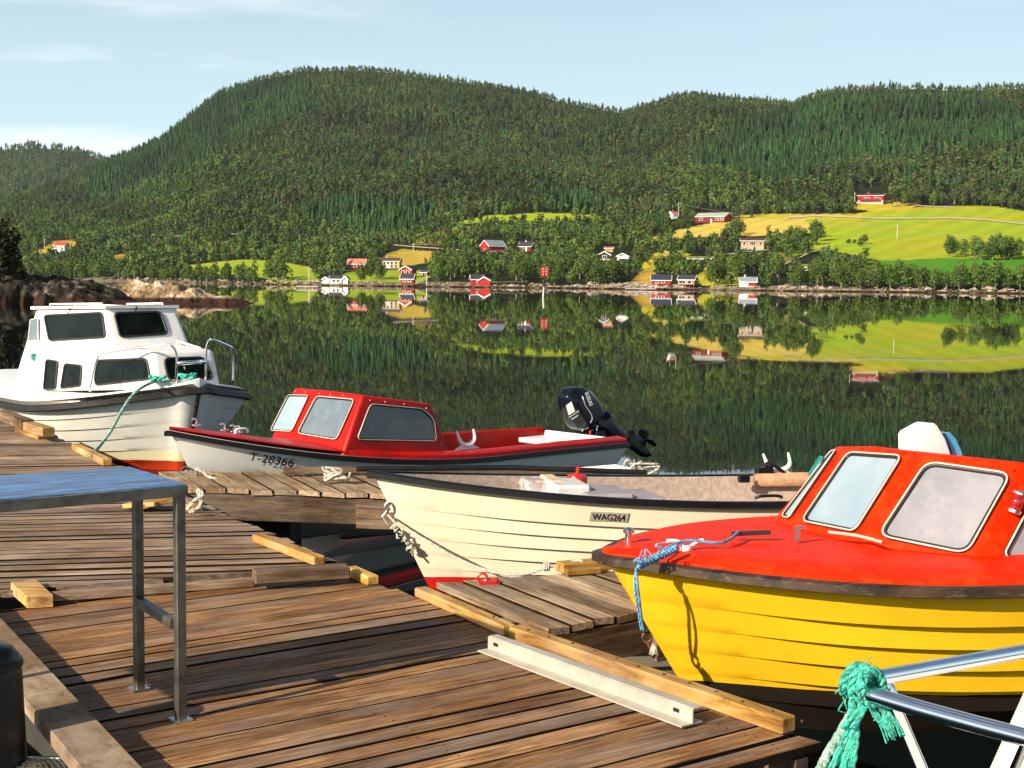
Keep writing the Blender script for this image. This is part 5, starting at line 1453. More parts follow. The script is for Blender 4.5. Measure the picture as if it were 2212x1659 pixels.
        xs = [v.co.x for v in me.vertices]; x0, x1 = min(xs), max(xs); sc = (b-a).length/(x1-x0); sy_ = sc*squash
        for v in me.vertices:
            p = a+ex*((v.co.x-x0)*sc)+ey*(v.co.y*sy_)+ez*.3
            h = s.bvh.ray_cast(p, -ez) if not plane else (None,)
            if plane: v.co = a+ex*((v.co.x-x0)*sc)+ey*(v.co.y*sy_)+ez*lift; continue
            v.co = (h[0] if h[0] else p-ez*.3)+ez*.0075
        me.materials.clear(); me.materials.append(mat)
        o = bpy.data.objects.new(name, me); COL.objects.link(o); o.parent = parent or s.e
        return a, b, ex, ey, ez, sc
def quad_solid(m, base, top):
    n = len(base); v = list(base)+list(top)
    f = [tuple(range(n-1, -1, -1)), tuple(range(n, 2*n))]+[(i, (i+1) % n, n+(i+1) % n, n+i) for i in range(n)]
    return m.add(v, f)
def bevel_obj(o, off, seg=3, angle=25):
    bm = bmesh.new(); bm.from_mesh(o.data)
    bmesh.ops.recalc_face_normals(bm, faces=bm.faces[:])
    ed = [e for e in bm.edges if len(e.link_faces) == 2 and e.calc_face_angle(0) > rad(angle)]
    bmesh.ops.bevel(bm, geom=ed, offset=off, segments=seg, affect='EDGES', profile=.6, clamp_overlap=True)
    bm.to_mesh(o.data); bm.free(); o.data.shade_smooth(); o.data.set_sharp_from_angle(angle=rad(35))
    return o
def rivets(s, pts, n, r=.009, mat='steel', name='rivets'):
    m = MB()
    for p in pts: m.ball(Vector(p)+Vector(n)*.003, r, 6)
    return m.build(name, MT[mat], s.e, True)
def norm3(a, b, c, away):
    n = (Vector(b)-Vector(a)).cross(Vector(c)-Vector(a)).normalized()
    return n if n.dot(Vector(a)-Vector(away)) > 0 else -n

# ---- yellow boat with the orange-red cuddy
Y = Boat('motor_boat', 'yellow clinker motor boat with an orange red deck and windowed cabin', (.455, 6.47, 0), rad(20), -1, dict(nr=.10, L=4.7, B=2.22, zb=.87, zm=.81, zs=.79, sm=1.80, pw=2.7, rake=.54, draft=.22, kb=.85, km=.27, tw=.10), roll=rad(-2.2))
Y.hull(MT['yellow'], strakes=(.34, .455, .57, .685, .80), step=.040, fade=(.03, .16))
Y.rubrail(MT['rubber_worn'], .07, .050, -.025, nose=.0, out=.028)
Y.deck(MT['orange'], [(-.004, .0), (-.02, .015), (-.15, .046), (-.19, .052), (.45, .054), (.2, .056), (0.0, .057)], .0, 4.66, 44, 'deck', taper=.5)
AWY = (2.2, 0, .9)
cb = [Vector((1.27, -.30, .855)), Vector((1.58, -.68, .835)), Vector((3.7, -.85, .80)), Vector((3.7, .85, .80)), Vector((1.29, .73, .825)), Vector((1.27, .32, .855))]
ct = [Vector((1.69, -.29, 1.305)), Vector((1.92, -.58, 1.29)), Vector((3.5, -.70, 1.00)), Vector((3.5, .70, 1.00)), Vector((1.70, .68, 1.275)), Vector((1.69, .31, 1.305))]
def flat_corner(a, b, c, q, axis=0):
    n = (b-a).cross(c-a); k = -((q-a).dot(n)/n[axis]); q = q.copy(); q[axis] += k; return q
ct[1] = flat_corner(cb[0], cb[1], ct[0], ct[1]); ct[4] = flat_corner(cb[5], cb[4], ct[5], ct[4])
o = quad_solid(MB(), cb, ct).build('cabin', MT['orange'], Y.e); bevel_obj(o, .035)
nF = norm3(cb[0], cb[5], ct[0], AWY); nP = norm3(cb[0], cb[1], ct[0], AWY); nS = norm3(cb[1], cb[2], ct[1], AWY); nQ = norm3(cb[5], cb[4], ct[5], AWY)
Y.window([(1738, 1127), (1836, 982), (1950, 990), (1850, 1150)], cb[0], nF, .05, MT['paneY'], .013, 'strip')
Y.window([(1902, 1158), (2004, 1003), (2182, 1028), (2088, 1196)], cb[0], nP, .06, MT['paneV'], .013, 'strip')
Y.window([(1693, 1116), (1796, 980), (1808, 976), (1708, 1121)], cb[5], nQ, .03, MT['paneY'], .010, 'strip')
Y.window([(2168, 1196), (2225, 1090), (2420, 1120), (2420, 1222), (2185, 1212)], cb[1], nS, .05, MT['paneV'], .013, 'strip', mirror=True)
# deck fittings
m = MB()
for k in range(12):
    px = (1862, 1880, 1898, 1952, 2040, 2062, 2142, 2190, 2300, 2340, 1920, 1975)[k]; py = (966, 967, 969, 974, 990, 993, 1004, 1012, 1034, 1040, 971, 977)[k]
    pl0, nn0 = (cb[0], nF) if px < 1990 else ((cb[0], nP) if px < 2215 else (cb[1], nS))
    p = Y.hit(px, py+4, pl0, nn0); m.ball(p+nn0*.003, .008, 6)
m.build('rivets', MT['orange'], Y.e, True)
p = Y.on(1358, 1166, 1, .10)
m = MB(); m.lathe([(.018, -.02), (.018, .03), (.028, .035), (.028, .05), (.012, .06)], p, 12); m.build('bow_light', MT['chrome'], Y.e, True, angle=40)
ctp = Y.on(1500, 1150, 1, -.02)
def dk_pt(px, py, z): return Y.on(px, py, 2, z)
c1 = dk_pt(1616, 1160, .905)
m = MB(); m.beam(c1+Vector((-.09, 0, .02)), c1+Vector((.11, -.02, .02)), .025, .02); m.beam(c1+Vector((0, 0, -.03)), c1+Vector((0, 0, .02)), .03, .03); m.build('deck_cleat', MT['darkwire'], Y.e)
c2 = dk_pt(1745, 1160, .905)
m = MB(); m.box(c2+Vector((-.06, 0, .015)), (.016, .026, .07)); m.box(c2+Vector((-.045, 0, .05)), (.05, .03, .010)); m.build('wiper_bracket', MT['steel'], Y.e)
w0 = Y.hit(1797, 1150, cb[0]+nF*.02, nF); w1 = Y.hit(1850, 1163, cb[0]+nF*.02, nF); w2 = dk_pt(1900, 1178, .98)
m = MB(); m.tube(catmull([dk_pt(1790, 1158, .905)+Vector((0, 0, .02)), dk_pt(1850, 1168, .905)+Vector((0, 0, .025)), dk_pt(1905, 1180, .90)+Vector((0, 0, .02))], 6), .008, 6); m.build('wiper', MT['strip'], Y.e, True)
c3 = dk_pt(1482, 1187, .90)
m = MB(); m.tube(catmull([c3+Vector((-.1, 0, .045)), c3+Vector((-.04, 0, .04)), c3, c3+Vector((.05, 0, .03)), c3+Vector((.09, -.0, .04))], 5), .010, 6); m.box(c3, (.05, .03, .04)); m.build('bow_cleat', MT['white'], Y.e, True)
# teal wing mirror, red side lamp, white box on the roof
mp_ = Y.hit(1762, 1007, cb[5]+Vector((0, .12, 0)), nQ)
m = MB(); m.box((0, 0, 0), (.015, .085, .13), None, .006); m.tube([(0.01, 0, -.05), (.05, -.06, -.12)], .006, 6)
mo = m.build('wing_mirror', MT['tealmirror'], Y.e); mo.location = mp_; mo.rotation_euler = (0, rad(32), rad(-20))
lp = Y.hit(2196, 1085, cb[1]+nS*.03, nS)
lm = MB(); lm.lathe([(.03, -.055), (.036, -.05), (.036, -.035), (.028, -.03)], (0, 0, 0), 14); lm.lathe([(.028, .035), (.036, .04), (.036, .05), (.02, .06)], (0, 0, 0), 14)
lo = lm.build('side_lamp', MT['chrome'], Y.e, True, angle=40); lo.location = lp; lo.rotation_euler = (rad(8), rad(18), 0)
MB().lathe([(.029, -.033), (.031, 0), (.029, .038)], (0, 0, 0), 14).build('lens', MT['lens_red'], lo, True)
rp = Y.on(1996, 985, 1, .25)
RB = (2.35, .2)
rx = Y.on(1958, 968, 1, .2).x
def roofpt(px, py, y=.2): return Y.on(px, py, 1, y)
o_ = [roofpt(*q) for q in ((1958, 1005), (1957, 938), (1962, 931), (1993, 914), (2000, 912), (2006, 917), (2024, 947), (2034, 976), (2040, 1025))]
m = MB()
R = []
for dy, sc in ((-.075, .96), (-.066, 1.0), (.066, 1.0), (.075, .96)):
    ctr = sum(o_, Vector())/len(o_); R.append([ctr+(q-ctr)*sc+Vector((0, dy, 0)) for q in o_])
m.rings(R, True, True, True); rb = m.build('roof_box', MT['white'], Y.e); bevel_obj(rb, .008, 2)
m = MB(); q = [roofpt(*k, .24) for k in ((2026, 935), (2034, 932), (2046, 945), (2060, 975), (2066, 1030), (2046, 1030), (2040, 975))]
R = [[k+Vector((0, dy, 0)) for k in q] for dy in (-.07, .07)]; m.rings(R, True, True, True); m.build('lamp_rim', pmat('blue_plastic', (.08, .33, .55), .2), rb)
# hull scratches and mooring gear
rp0 = Y.W(Y.on(1410, 1197, 1, -.22)); 
rb1 = rope('mooring_rope', 'blue and white rope from the yellow boat bow cleat over its rub rail', [Y.W(c1+Vector((-.05, 0, .03))), Y.W(dk_pt(1560, 1172, .925)), Y.W(c3+Vector((0, 0, .04))), Y.W(dk_pt(1430, 1190, .915)), PD(1398, 1218, 6.17), PD(1378, 1226, 6.12), PD(1372, 1262, 6.13), PD(1378, 1310, 6.2), PD(1386, 1362, 6.27)], .0075, MT['rope_b'])
m = MB()
rr = random.Random(5)
for k in range(3):
    ph = k*2.1; pts = []
    for i in range(22):
        t_ = i/21; px = 1380+82*t_; py = 1222-38*t_
        p = PD(px, py, 6.15+.12*t_); pts.append(p+Vector((0, math.cos(ph+i*1.3)*.012, math.sin(ph+i*1.3)*.016)))
    m.tube(pts, .008, 5)
for k in range(5):
    p = PD(1385+k*14, 1215-k*6, 6.13); pts = catmull([p+Vector((rr.uniform(-.014, .014)*i, -.004*i, .012+rr.uniform(-.014, .012)*i)) for i in range(5)], 4); m.tube(pts, .0035, 5)
tag(m.build('rope_bundle', MT['rope_b'], smooth=True), 'frayed blue rope knots bunched on the yellow boat bow edge', 'rope')
m = MB(); m.tube(catmull([PD(1374, 1228, 6.10), PD(1378, 1270, 6.12), PD(1384, 1320, 6.18), PD(1391, 1365, 6.26)], 6), .007, 6); tag(m.build('rope_tail', MT['rope_b'], smooth=True), 'second thin blue rope strand hanging down the yellow bow to its ring', 'rope')
m = MB(); c = PD(1398, 1376, 6.28); m.tube([c+Vector((.02*math.cos(k), 0, .025*math.sin(k))) for k in np.linspace(0, 6.0, 12)], .007, 6); m.tube([c+Vector((.0, 0, -.02)), c+Vector((.02, 0, -.06)), c+Vector((.03, .01, -.10))], .009, 6); m.ball(c+Vector((.03, 0, -.08)), .016, 6)
m.build('ring_bolt', MT['rust'], None); ro = bpy.data.objects['ring_bolt.001'] if 'ring_bolt.001' in bpy.data.objects else bpy.data.objects['ring_bolt']; tag(ro, 'rusty iron shackle on the stem of the yellow boat', 'shackle')
m = MB()
for k in range(7): m.tube([PD(1410, 1390, 6.28), PD(1406+k*2, 1402, 6.27), PD(1403+k*3, 1412+rr.random()*6, 6.26)], .004, 4)
tag(m.build('rope_tuft', MT['rope_w'], smooth=True), 'small white frayed rope tuft hanging at the yellow boat stem', 'rope')

# ---- cream open boat
G = Boat('open_boat', 'cream white clinker open boat with black rub rails and plate WAG264', (-.953, 9.50, 0), rad(12), -1, dict(L=4.7, B=1.42, zb=.825, zm=.655, zs=.56, sm=2.9, pw=2.45, rake=.40, draft=.20, kb=.85, km=.34, tw=.08), roll=rad(-.5))
G.hull(MT['cream'], strakes=(.33, .44, .55, .66, .77), step=.026, fade=(.03, .20))
G.rubrail(MT['black'], .05, .05, -.015, nose=.02, out=.008)
m = MB()
R = []
for i in range(31):
    x = .10+(4.55-.10)*i/30
    f_ = x/4.7; q_ = [G.surf(f_, u, 1) for u in (1.0, .85, .68, .52, .42)]; sc_ = lambda v: max(.004, v-.035-.02*(1-v))
    R.append([Vector((p.x+.02, -sc_(p.y), p.z)) for p in q_]+[Vector((p.x+.02, sc_(p.y), p.z)) for p in reversed(q_)])
m.rings(R, False); m.add(R[-1], [tuple(range(10))]); ln = m.build('carpet_lining', MT['carpet'], G.e, True)
# box, thwarts, oarlocks and gear inside
bx = G.on(1255, 1050, 1, .10)
gz_ = lambda px, py, y: G.on(px, py, 1, y)
k_ = gz_(1228, 1050, .05); MB().box(k_+Vector((0, .05, -.06)), (.26, .40, .17), None, .02).build('engine_box', MT['decal'], G.e)
k_ = gz_(1302, 1062, -.05); MB().box(k_+Vector((0, .05, -.07)), (.36, .5, .16), None, .02).build('side_locker', MT['greyin'], G.e)
k_ = gz_(1360, 1066, -.05); MB().box(k_+Vector((0, .06, -.08)), (.42, .5, .14), None, .02).build('rear_locker', MT['greyin'], G.e)
q = gz_(1246, 1034, .35)
m = MB(); m.lathe([(.075, -.04), (.08, .0), (.07, .025), (.03, .035)], q, 16); m.tube([q, q+Vector((.01, 0, .085))], .015, 8)
m.build('red_cap', MT['redpaint'], G.e, True, angle=40)
MB().box(gz_(1196, 1046, .25)+Vector((0, .05, -.02)), (.12, .40, .13), None, .02).build('stained_panel', pmat('stained_board', (.62, .55, .42), .7, c2=(.5, .2, .05), scale=6), G.e)
MB().box(gz_(1155, 1046, .3)+Vector((0, .05, -.02)), (.17, .30, .11), None, .02).build('spotted_panel', pmat('spotted_board', (.6, .56, .54), .7, c2=(.18, .07, .06), scale=14), G.e)
m = MB(); m.tube([(3.05, .60, G.zr(3)-.02), (4.6, .60, G.zr(4)-.01)], .055, 12); m.build('carpet_roll', pmat('tan_roll', (.45, .24, .14), .85, var=.15, scale=12, bump=.4, bscale=90), G.e, True)
m = MB(); m.box((2.92, .52, G.zr(2.9)-.0), (.09, .05, .06), None, .008); m.box((3.12, .60, G.zr(3)+.05), (.14, .06, .05), None, .01); m.tube([(3.05, .60, G.zr(3)+.02), (3.2, .6, G.zr(3)+.09), (3.28, .6, G.zr(3)+.03)], .018, 8); m.ball((3.15, .6, G.zr(3)+.09), .03, 8)
m.build('clamp', MT['black'], G.e)
def oarlock(parent, c, s, ang=0, mat='white'):
    pts = catmull([Vector((-.105, 0, .12)), Vector((-.075, 0, .055)), Vector((-.04, 0, .018)), Vector((0, 0, .01)), Vector((.04, 0, .018)), Vector((.075, 0, .055)), Vector((.062, 0, .125))], 5)
    n_ = len(pts); r_ = [.007+.013*math.sin(math.pi*i/(n_-1)) for i in range(n_)]
    m = MB(); m.tube(pts, r_, 8); m.add([(-.12, -.012, -.02), (.12, -.012, -.02), (.12, .012, -.02), (-.12, .012, -.02), (-.03, -.012, .02), (.03, -.012, .02), (.03, .012, .02), (-.03, .012, .02)], [(0, 1, 5, 4), (1, 2, 6, 5), (2, 3, 7, 6), (3, 0, 4, 7), (4, 5, 6, 7)])
    o = m.build('oarlock', MT[mat], parent, True, angle=40); o.location = c; o.scale = (s, s, s); o.rotation_euler = (0, 0, ang); return o
oarlock(G.e, (3.28, .70, G.zr(3.2)+.02), 1.25)
hp = G.on(1660, 1075, 1, -.30)
m = MB(); m.tube(catmull([hp+Vector((-.10, 0, 0)), hp+Vector((-.06, -.02, .015)), hp+Vector((.06, -.02, .015)), hp+Vector((.10, 0, 0))], 5), .012, 6); m.build('grab_handle', MT['black'], G.e, True)
# name plate
a, b_, ex, ey, ez, sc = G.text('WAG264', (1279, 1121), (1350, 1124), MT['ink'], 'plate_lettering', squash=1.15, plane=True)
Lp = (b_-a).length
pv = []
for u, v in ((-.09, -.22), (1.07, -.22), (1.11, 1.22), (-.05, 1.22)):
    p = a+ex*(u*Lp)+ey*(v*sc*.80)+ez*.007; pv.append(p)
m = MB(); m.add(pv+[q_-ez*.012 for q_ in pv], [(0, 1, 2, 3), (4, 7, 6, 5), (0, 4, 5, 1), (1, 5, 6, 2), (2, 6, 7, 3), (3, 7, 4, 0)]); pl_ = m.build('name_plate', MT['plate'], G.e)
tx = [c_ for c_ in G.e.children if c_.name.startswith('plate_lettering')][0]; tx.parent = pl_
# white line from its stem ring to the finger pier
g_r = Vector(G.W(Vector((G.stem(.56), -.01, .56))))
m = MB(); m.tube([g_r+Vector((-.015+.03*math.cos(k), -.01, .02+.035*math.sin(k))) for k in np.linspace(0, 6.2, 14)], .007, 6); m.tube([g_r+Vector((-.03, -.02, 0)), g_r+Vector((-.06, -.03, -.04)), g_r+Vector((-.02, -.04, -.10))], .007, 6)
m.build('stem_ring', MT['steel'], None); so = bpy.data.objects['stem_ring']; so.parent = G.e; so.matrix_parent_inverse = G.M.inverted()
rope('mooring_rope', 'white line from the stem of the cream boat drooping to the sunlit finger pier', [g_r+Vector((-.02, -.03, -.03)), PD(868, 1140, 9.25), PD(930, 1172, 9.0), PD(985, 1205, 8.7), PD(1060, 1234, 8.3), PD(1130, 1240, 7.95), PD(1180, 1226, 7.8), PD(1215, 1220, 7.75), PD(1252, 1210, 7.72), PD(1258, 1216, 7.72)], .0085, MT['rope_w'])
m = MB(); rr = random.Random(9)
for k in range(7):
    p = g_r+Vector((.02+k*.022, -.04, -.10-k*.03)); m.tube([p+Vector((rr.uniform(-.03, .03), rr.uniform(-.02, .02), rr.uniform(-.03, .03))) for i in range(6)], .009, 5)
tag(m.build('rope_knot', MT['rope_w'], smooth=True), 'bundle of white knots under the stem ring of the cream boat', 'rope')
c = PZ(1180, 1226, ZD+.03)
m = MB(); c = PD(1180, 1224, 7.79)
for k in range(3): m.tube([c+Vector((k*.012-.01, .022*math.cos(q_), .022*math.sin(q_))) for q_ in np.linspace(0, 6.2, 10)], .007, 5)
tag(m.build('rope_knot', MT['rope_w'], smooth=True), 'small coil knot in the white line above the finger pier', 'rope')
# ---- red and white boat with cuddy
Rb = Boat('motor_boat', 'small white boat with red deck and low red cabin lettered T-28366', (-2.905, 11.72, 0), rad(44), -1, dict(L=5.1, B=1.56, zb=.86, zm=.465, zs=.44, sm=3.2, pw=2.3, rake=.46, draft=.18, kb=.85, km=.34, tw=.10))
Rb.hull(MT['whitehull'], strakes=(.42, .66), step=.012, fade=(.04, .25))
Rb.rubrail(MT['black'], .045, .045, -.028, nose=.03, out=.006)
Rb.deck(MT['redgel'], [(-.0, -.01), (-.004, .03), (-.03, .042), (-.10, .05), (.4, .065), (0, .07)], .0, 1.5, 24, 'foredeck', taper=.6)
m = MB()
for sd in (-1, 1):
    R = []
    for i in range(31):
        x = 1.45+(5.08-1.45)*i/30; b = Rb.b(x); z = Rb.zr(x)
        R.append([Vector((x, sd*(b-q), z+h)) for q, h in ((0, -.01), (.004, .035), (.03, .05), (.13, .062), (.145, .045), (.155, -.2))])
    m.rings(R, False)
m.build('side_deck', MT['redgel'], Rb.e, True, angle=30)
fl = []
for i in range(16):
    x = 1.5+3.4*i/15; b = Rb.b(x)-.14; fl.append((x, b))
m = MB(); m.add([(x, -b, .20) for x, b in fl]+[(x, b, .20) for x, b in reversed(fl)], [tuple(range(32))]); m.build('cockpit_floor', hm('cockpit_floor_paint', (.22, .08, .06)), Rb.e)
m = MB(); m.box((5.04, 0, .40), (.05, .96, .16), None, .01); m.box((4.80, .0, .41), (.5, .85, .05), None, .01)
m.build('motor_well', MT['white'], Rb.e)
AR = (2.0, 0, .7)
cb = [Vector((1.36, -.05, .56)), Vector((1.38, -.58, .55)), Vector((2.66, -.60, .48)), Vector((2.66, .60, .48)), Vector((1.38, .60, .55)), Vector((1.36, .05, .56))]
ct = [Vector((1.64, -.05, 1.12)), Vector((1.655, -.53, 1.11)), Vector((2.48, -.53, .985)), Vector((2.48, .53, .985)), Vector((1.655, .53, 1.11)), Vector((1.64, .05, 1.12))]
ct[1] = flat_corner(cb[0], cb[1], ct[0], ct[1]); ct[4] = Vector((ct[1].x, -ct[1].y, ct[1].z))
for q in (cb, ct): pass
o = quad_solid(MB(), cb, ct).build('cabin', MT['redgel'], Rb.e); bevel_obj(o, .03)
nP = norm3(cb[0], cb[1], ct[0], AR); nS = norm3(cb[1], cb[2], ct[1], AR); nQ = Vector((nP.x, -nP.y, nP.z))
Rb.window([(646, 936), (686, 858), (767, 865), (729, 950)], cb[0], nP, .05, MT['paneR'], .012, 'strip')
Rb.window([(587, 930), (625, 855), (668, 856), (632, 932)], cb[5], nQ, .035, MT['paneY'], .010, 'strip')
Rb.window([(770, 949), (799, 873), (911, 884), (934, 906), (940, 952)], cb[1], nS, .05, MT['paneD'], .012, 'strip', mirror=True)
m = MB()
for px, py in ((637, 845), (660, 847), (690, 850), (714, 852), (741, 854)): m.ball(Rb.hit(px, py, cb[0], nP), .008, 6)
for px, py in ((800, 865), (832, 868), (873, 873), (921, 882), (944, 905), (952, 958), (903, 960)): m.ball(Rb.hit(px, py, cb[1], nS), .008, 6)
m.build('rivets', MT['steel'], Rb.e, True)
Rb.text('T-28366', (536, 991), (632, 1005), MT['ink'], 'registration_lettering', squash=.95, plane=True, lift=.024)
for px, py in ((1009, 971),):
    c = Rb.on(px, py, 1, -.57); oarlock(Rb.e, Vector((c.x, -.57, Rb.zr(c.x)+.085)), 1.3, 0)
for px, y in ((424, .02), (485, .06), (506, .10), (518, -.12)):
    m = MB(); c = Rb.on(px, 940, 1, y); c.z = Rb.zr(c.x)+.085
    m.tube(catmull([c+Vector((-.04, 0, .05)), c+Vector((-.02, 0, .06)), c+Vector((0, 0, .03)), c+Vector((0, 0, -.02))], 4), .009, 6); m.box(c, (.07, .03, .015))
    m.build('deck_hook', MT['chrome'], Rb.e, True)
c = Rb.on(522, 940, 1, -.14); c.z = Rb.zr(c.x)+.08
m = MB(); m.tube(catmull([c+Vector((-.06, 0, 0)), c+Vector((-.05, 0, .035)), c+Vector((.05, 0, .035)), c+Vector((.06, 0, 0))], 4), .012, 6); m.build('fairlead', MT['white'], Rb.e, True)
r_r = Rb.W((Rb.stem(.50), -.005, .50))
m = MB(); m.tube([r_r+Vector((-.03+.03*math.cos(k), -.02, .03*math.sin(k))) for k in np.linspace(0, 6.2, 14)], .009, 6); so2 = m.build('stem_ring', MT['rust']); so2.parent = Rb.e; so2.matrix_parent_inverse = Rb.M.inverted()
rope('mooring_chain', 'rusty chain with knotted rope from the red and white boat stem to the finger pier', [r_r+Vector((-.02, -.05, 0)), r_r+Vector((.04, -.14, -.05)), r_r+Vector((.13, -.24, -.09)), PD(425, 1013, 11.3), PD(452, 1030, 11.25), PZ(470, 1036, ZD)], .014, MT['rope_w'], 'chain')
m = MB(); rr = random.Random(4)
for k in range(6):
    p = r_r+Vector((.02+k*.025, -.08-k*.025, -.03-k*.012)); m.tube([p+Vector((rr.uniform(-.03, .03), rr.uniform(-.03, .03), rr.uniform(-.03, .03))) for i in range(5)], .009, 5)
tag(m.build('rope_knot', MT['rope_w'], smooth=True), 'white knots at the stem ring of the red and white boat', 'rope')
c = PZ(720, 1019, ZD+.10); rr = random.Random(14); m = MB()
for k in range(5): m.tube(catmull([c+Vector((rr.uniform(-.09, .14), rr.uniform(-.05, .03), rr.uniform(-.08, .05))) for i in range(5)], 4), .011, 6)
tag(m.build('rope_knot', MT['rope_w'], smooth=True), 'pinkish white rope tied round the timber on the grey finger pier', 'rope')
stc = Rb.W((4.84, -.45, .30))
rr = random.Random(6); m = MB()
for k in range(10): m.tube(catmull([stc+Vector((rr.uniform(-.22, .10), rr.uniform(-.12, .02), rr.uniform(-.12, .10))) for i in range(5)], 4), .009, 5)
m.tube(catmull([stc, stc+Vector((-.2, -.2, -.06)), stc+Vector((-.45, -.5, -.14)), stc+Vector((-.7, -.9, -.16))], 6), .010, 6)
tag(m.build('rope_tangle', MT['rope_p'], smooth=True), 'pale turquoise rope tangle at the stern corner of the red and white boat', 'rope')
rr = random.Random(8); m = MB(); c = PZ(1385, 1018, ZD+.08)
for k in range(6): m.tube(catmull([c+Vector((rr.uniform(-.15, .15), rr.uniform(-.05, .05), rr.uniform(-.05, .10))) for i in range(5)], 4), .010, 5)
tag(m.build('rope_tangle', MT['rope_w'], smooth=True), 'white rope wound round the pole end on the grey finger pier', 'rope')
# outboard motor, tilted up
def plate(b, pxs, y0, half, inset_=.8, mid=.62):
    P = [b.on(x, y, 1, y0) for x, y in pxs]; c = sum(P, Vector())/len(P); R = []
    for dy, s in ((-half, inset_), (-half*mid, 1), (half*mid, 1), (half, inset_)): R.append([c+(q-c)*s+Vector((0, dy, 0)) for q in P])
    return R
def om(cx_, cy_): return (1182.7+.12035*cx_, 814+.12035*cy_)
ob = thing('outboard_motor', 'black outboard motor tilted up on the stern of the red and white boat', 'outboard motor', (0, 0, 0))
ob.matrix_world = Rb.M; ob.location = Rb.e.location; ob.rotation_euler = Rb.e.rotation_euler
cow = [om(*q) for q in ((262, 335), (335, 235), (430, 180), (560, 183), (700, 250), (800, 360), (885, 500), (915, 620), (890, 720), (830, 800), (790, 880), (700, 950), (575, 1000), (500, 950), (440, 890), (375, 780), (305, 620), (262, 470))]
m = MB(); m.rings(plate(Rb, cow, 0, .17, .66, .45), True, True, True); co = m.build('cowling', MT['gloss_black'], ob); bevel_obj(co, .02, 3, 15)
def side_y(px, py, y=-.172): return Rb.on(px, py, 1, y)
def decal(pts, name, mat, parent, y=-.1):
    m = MB(); q = [Rb.on(*om(*k), 1, y) for k in pts]; m.add(q+[k+Vector((0, .004, 0)) for k in q], [tuple(range(len(q))), tuple(range(2*len(q)-1, len(q)-1, -1))]+[(i, (i+1) % len(q), len(q)+(i+1) % len(q), len(q)+i) for i in range(len(q))]); return m.build(name, mat, parent)
bvh = BVHTree.FromPolygons([v.co.copy() for v in co.data.vertices], [tuple(p.vertices) for p in co.data.polygons])
def on_cowl(cx_, cy_):
    o = Rb.Mi @ Vector((0, 0, CAMH)); d = (Rb.Mi.to_3x3() @ ray(*om(cx_, cy_))).normalized(); h = bvh.ray_cast(o, d)
    return (h[0]-d*.012) if h[0] else None
def surf_decal(pts, name, mat):
    cx0 = sum(k[0] for k in pts)/len(pts); cy0 = sum(k[1] for k in pts)/len(pts)
    o_ = Rb.Mi @ Vector((0, 0, CAMH)); d_ = (Rb.Mi.to_3x3() @ ray(*om(cx0, cy0))).normalized(); h_ = bvh.ray_cast(o_, d_)
    if not h_[0]: return
    n_ = h_[1] if h_[1].dot(d_) < 0 else -h_[1]
    q = [Rb.hit(*om(*k), h_[0]+n_*.012, (n_-d_).normalized()) for k in pts]
    dd = (Rb.Mi.to_3x3() @ ray(*om(*pts[0]))).normalized()*.003
    n = len(q); m = MB(); m.add(q+[k+dd for k in q], [tuple(range(n))]+[(i, (i+1) % n, n+(i+1) % n, n+i) for i in range(n)]); return m.build(name, mat, co)
surf_decal([(330, 515), (430, 440), (495, 620), (380, 690)], 'white_label', MT['decal'])
surf_decal([(380, 715), (560, 600), (565, 625), (390, 740)], 'silver_strip', MT['silver'])
surf_decal([(430, 755), (545, 680), (548, 705), (440, 775)], 'silver_strip', MT['silver'])
def surf_line(pts, r, name, mat):
    q = [on_cowl(*k) for k in pts]; q = [k for k in q if k]
    if len(q) > 1: MB().tube(q, r, 5).build(name, mat, co, True)
surf_line([(625, 345), (660, 450), (690, 530), (740, 600), (795, 690), (805, 760), (770, 830)], .006, 'silver_line', MT['silver'])
surf_line([(555, 995), (610, 980), (640, 955)], .006, 'silver_line', MT['silver'])
def seg_digit(pts, nm): surf_line(pts, .0055, nm, MT['silver'])
def digit(c, a):
    ca, sa = math.cos(a), math.sin(a)
    P = [(34, -22), (-34, -22), (-34, 22), (34, 22), (34, -4), (2, -4), (2, 22)]
    seg_digit([(c[0]+x*ca-y*sa, c[1]+x*sa+y*ca) for x, y in P], 'digit')
def cowl_text(body, p, q, mat, name, squash=1.0):
    o_ = Rb.Mi @ Vector((0, 0, CAMH)); mid = ((p[0]+q[0])/2, (p[1]+q[1])/2)
    d_ = (Rb.Mi.to_3x3() @ ray(*om(*mid))).normalized(); h_ = bvh.ray_cast(o_, d_)
    if not h_[0]: return
    n_ = h_[1] if h_[1].dot(d_) < 0 else -h_[1]; n_ = (n_-d_).normalized()
    a = Rb.hit(*om(*p), h_[0]+n_*.010, n_); b = Rb.hit(*om(*q), h_[0]+n_*.010, n_)
    ex = (b-a).normalized(); ey = n_.cross(ex)
    cu = bpy.data.curves.new('t', 'FONT'); cu.body = body; cu.size = 1; cu.offset = .02
    to = bpy.data.objects.new('t', cu); COL.objects.link(to); bpy.context.view_layer.update()
    me = bpy.data.meshes.new_from_object(to.evaluated_get(bpy.context.evaluated_depsgraph_get())); bpy.data.objects.remove(to)
    xs = [v.co.x for v in me.vertices]; x0, x1 = min(xs), max(xs); sc = (b-a).length/(x1-x0)
    for v in me.vertices: v.co = a+ex*((v.co.x-x0)*sc)+ey*(v.co.y*sc*squash)
    me.materials.clear(); me.materials.append(mat)
    t_ = bpy.data.objects.new(name, me); COL.objects.link(t_); t_.parent = co
cowl_text('9.9', (610, 985), (765, 895), MT['silver'], 'lettering', 1.0)
cowl_text('SUZUKI', (670, 290), (760, 525), MT['decal'], 'lettering', 1.25)
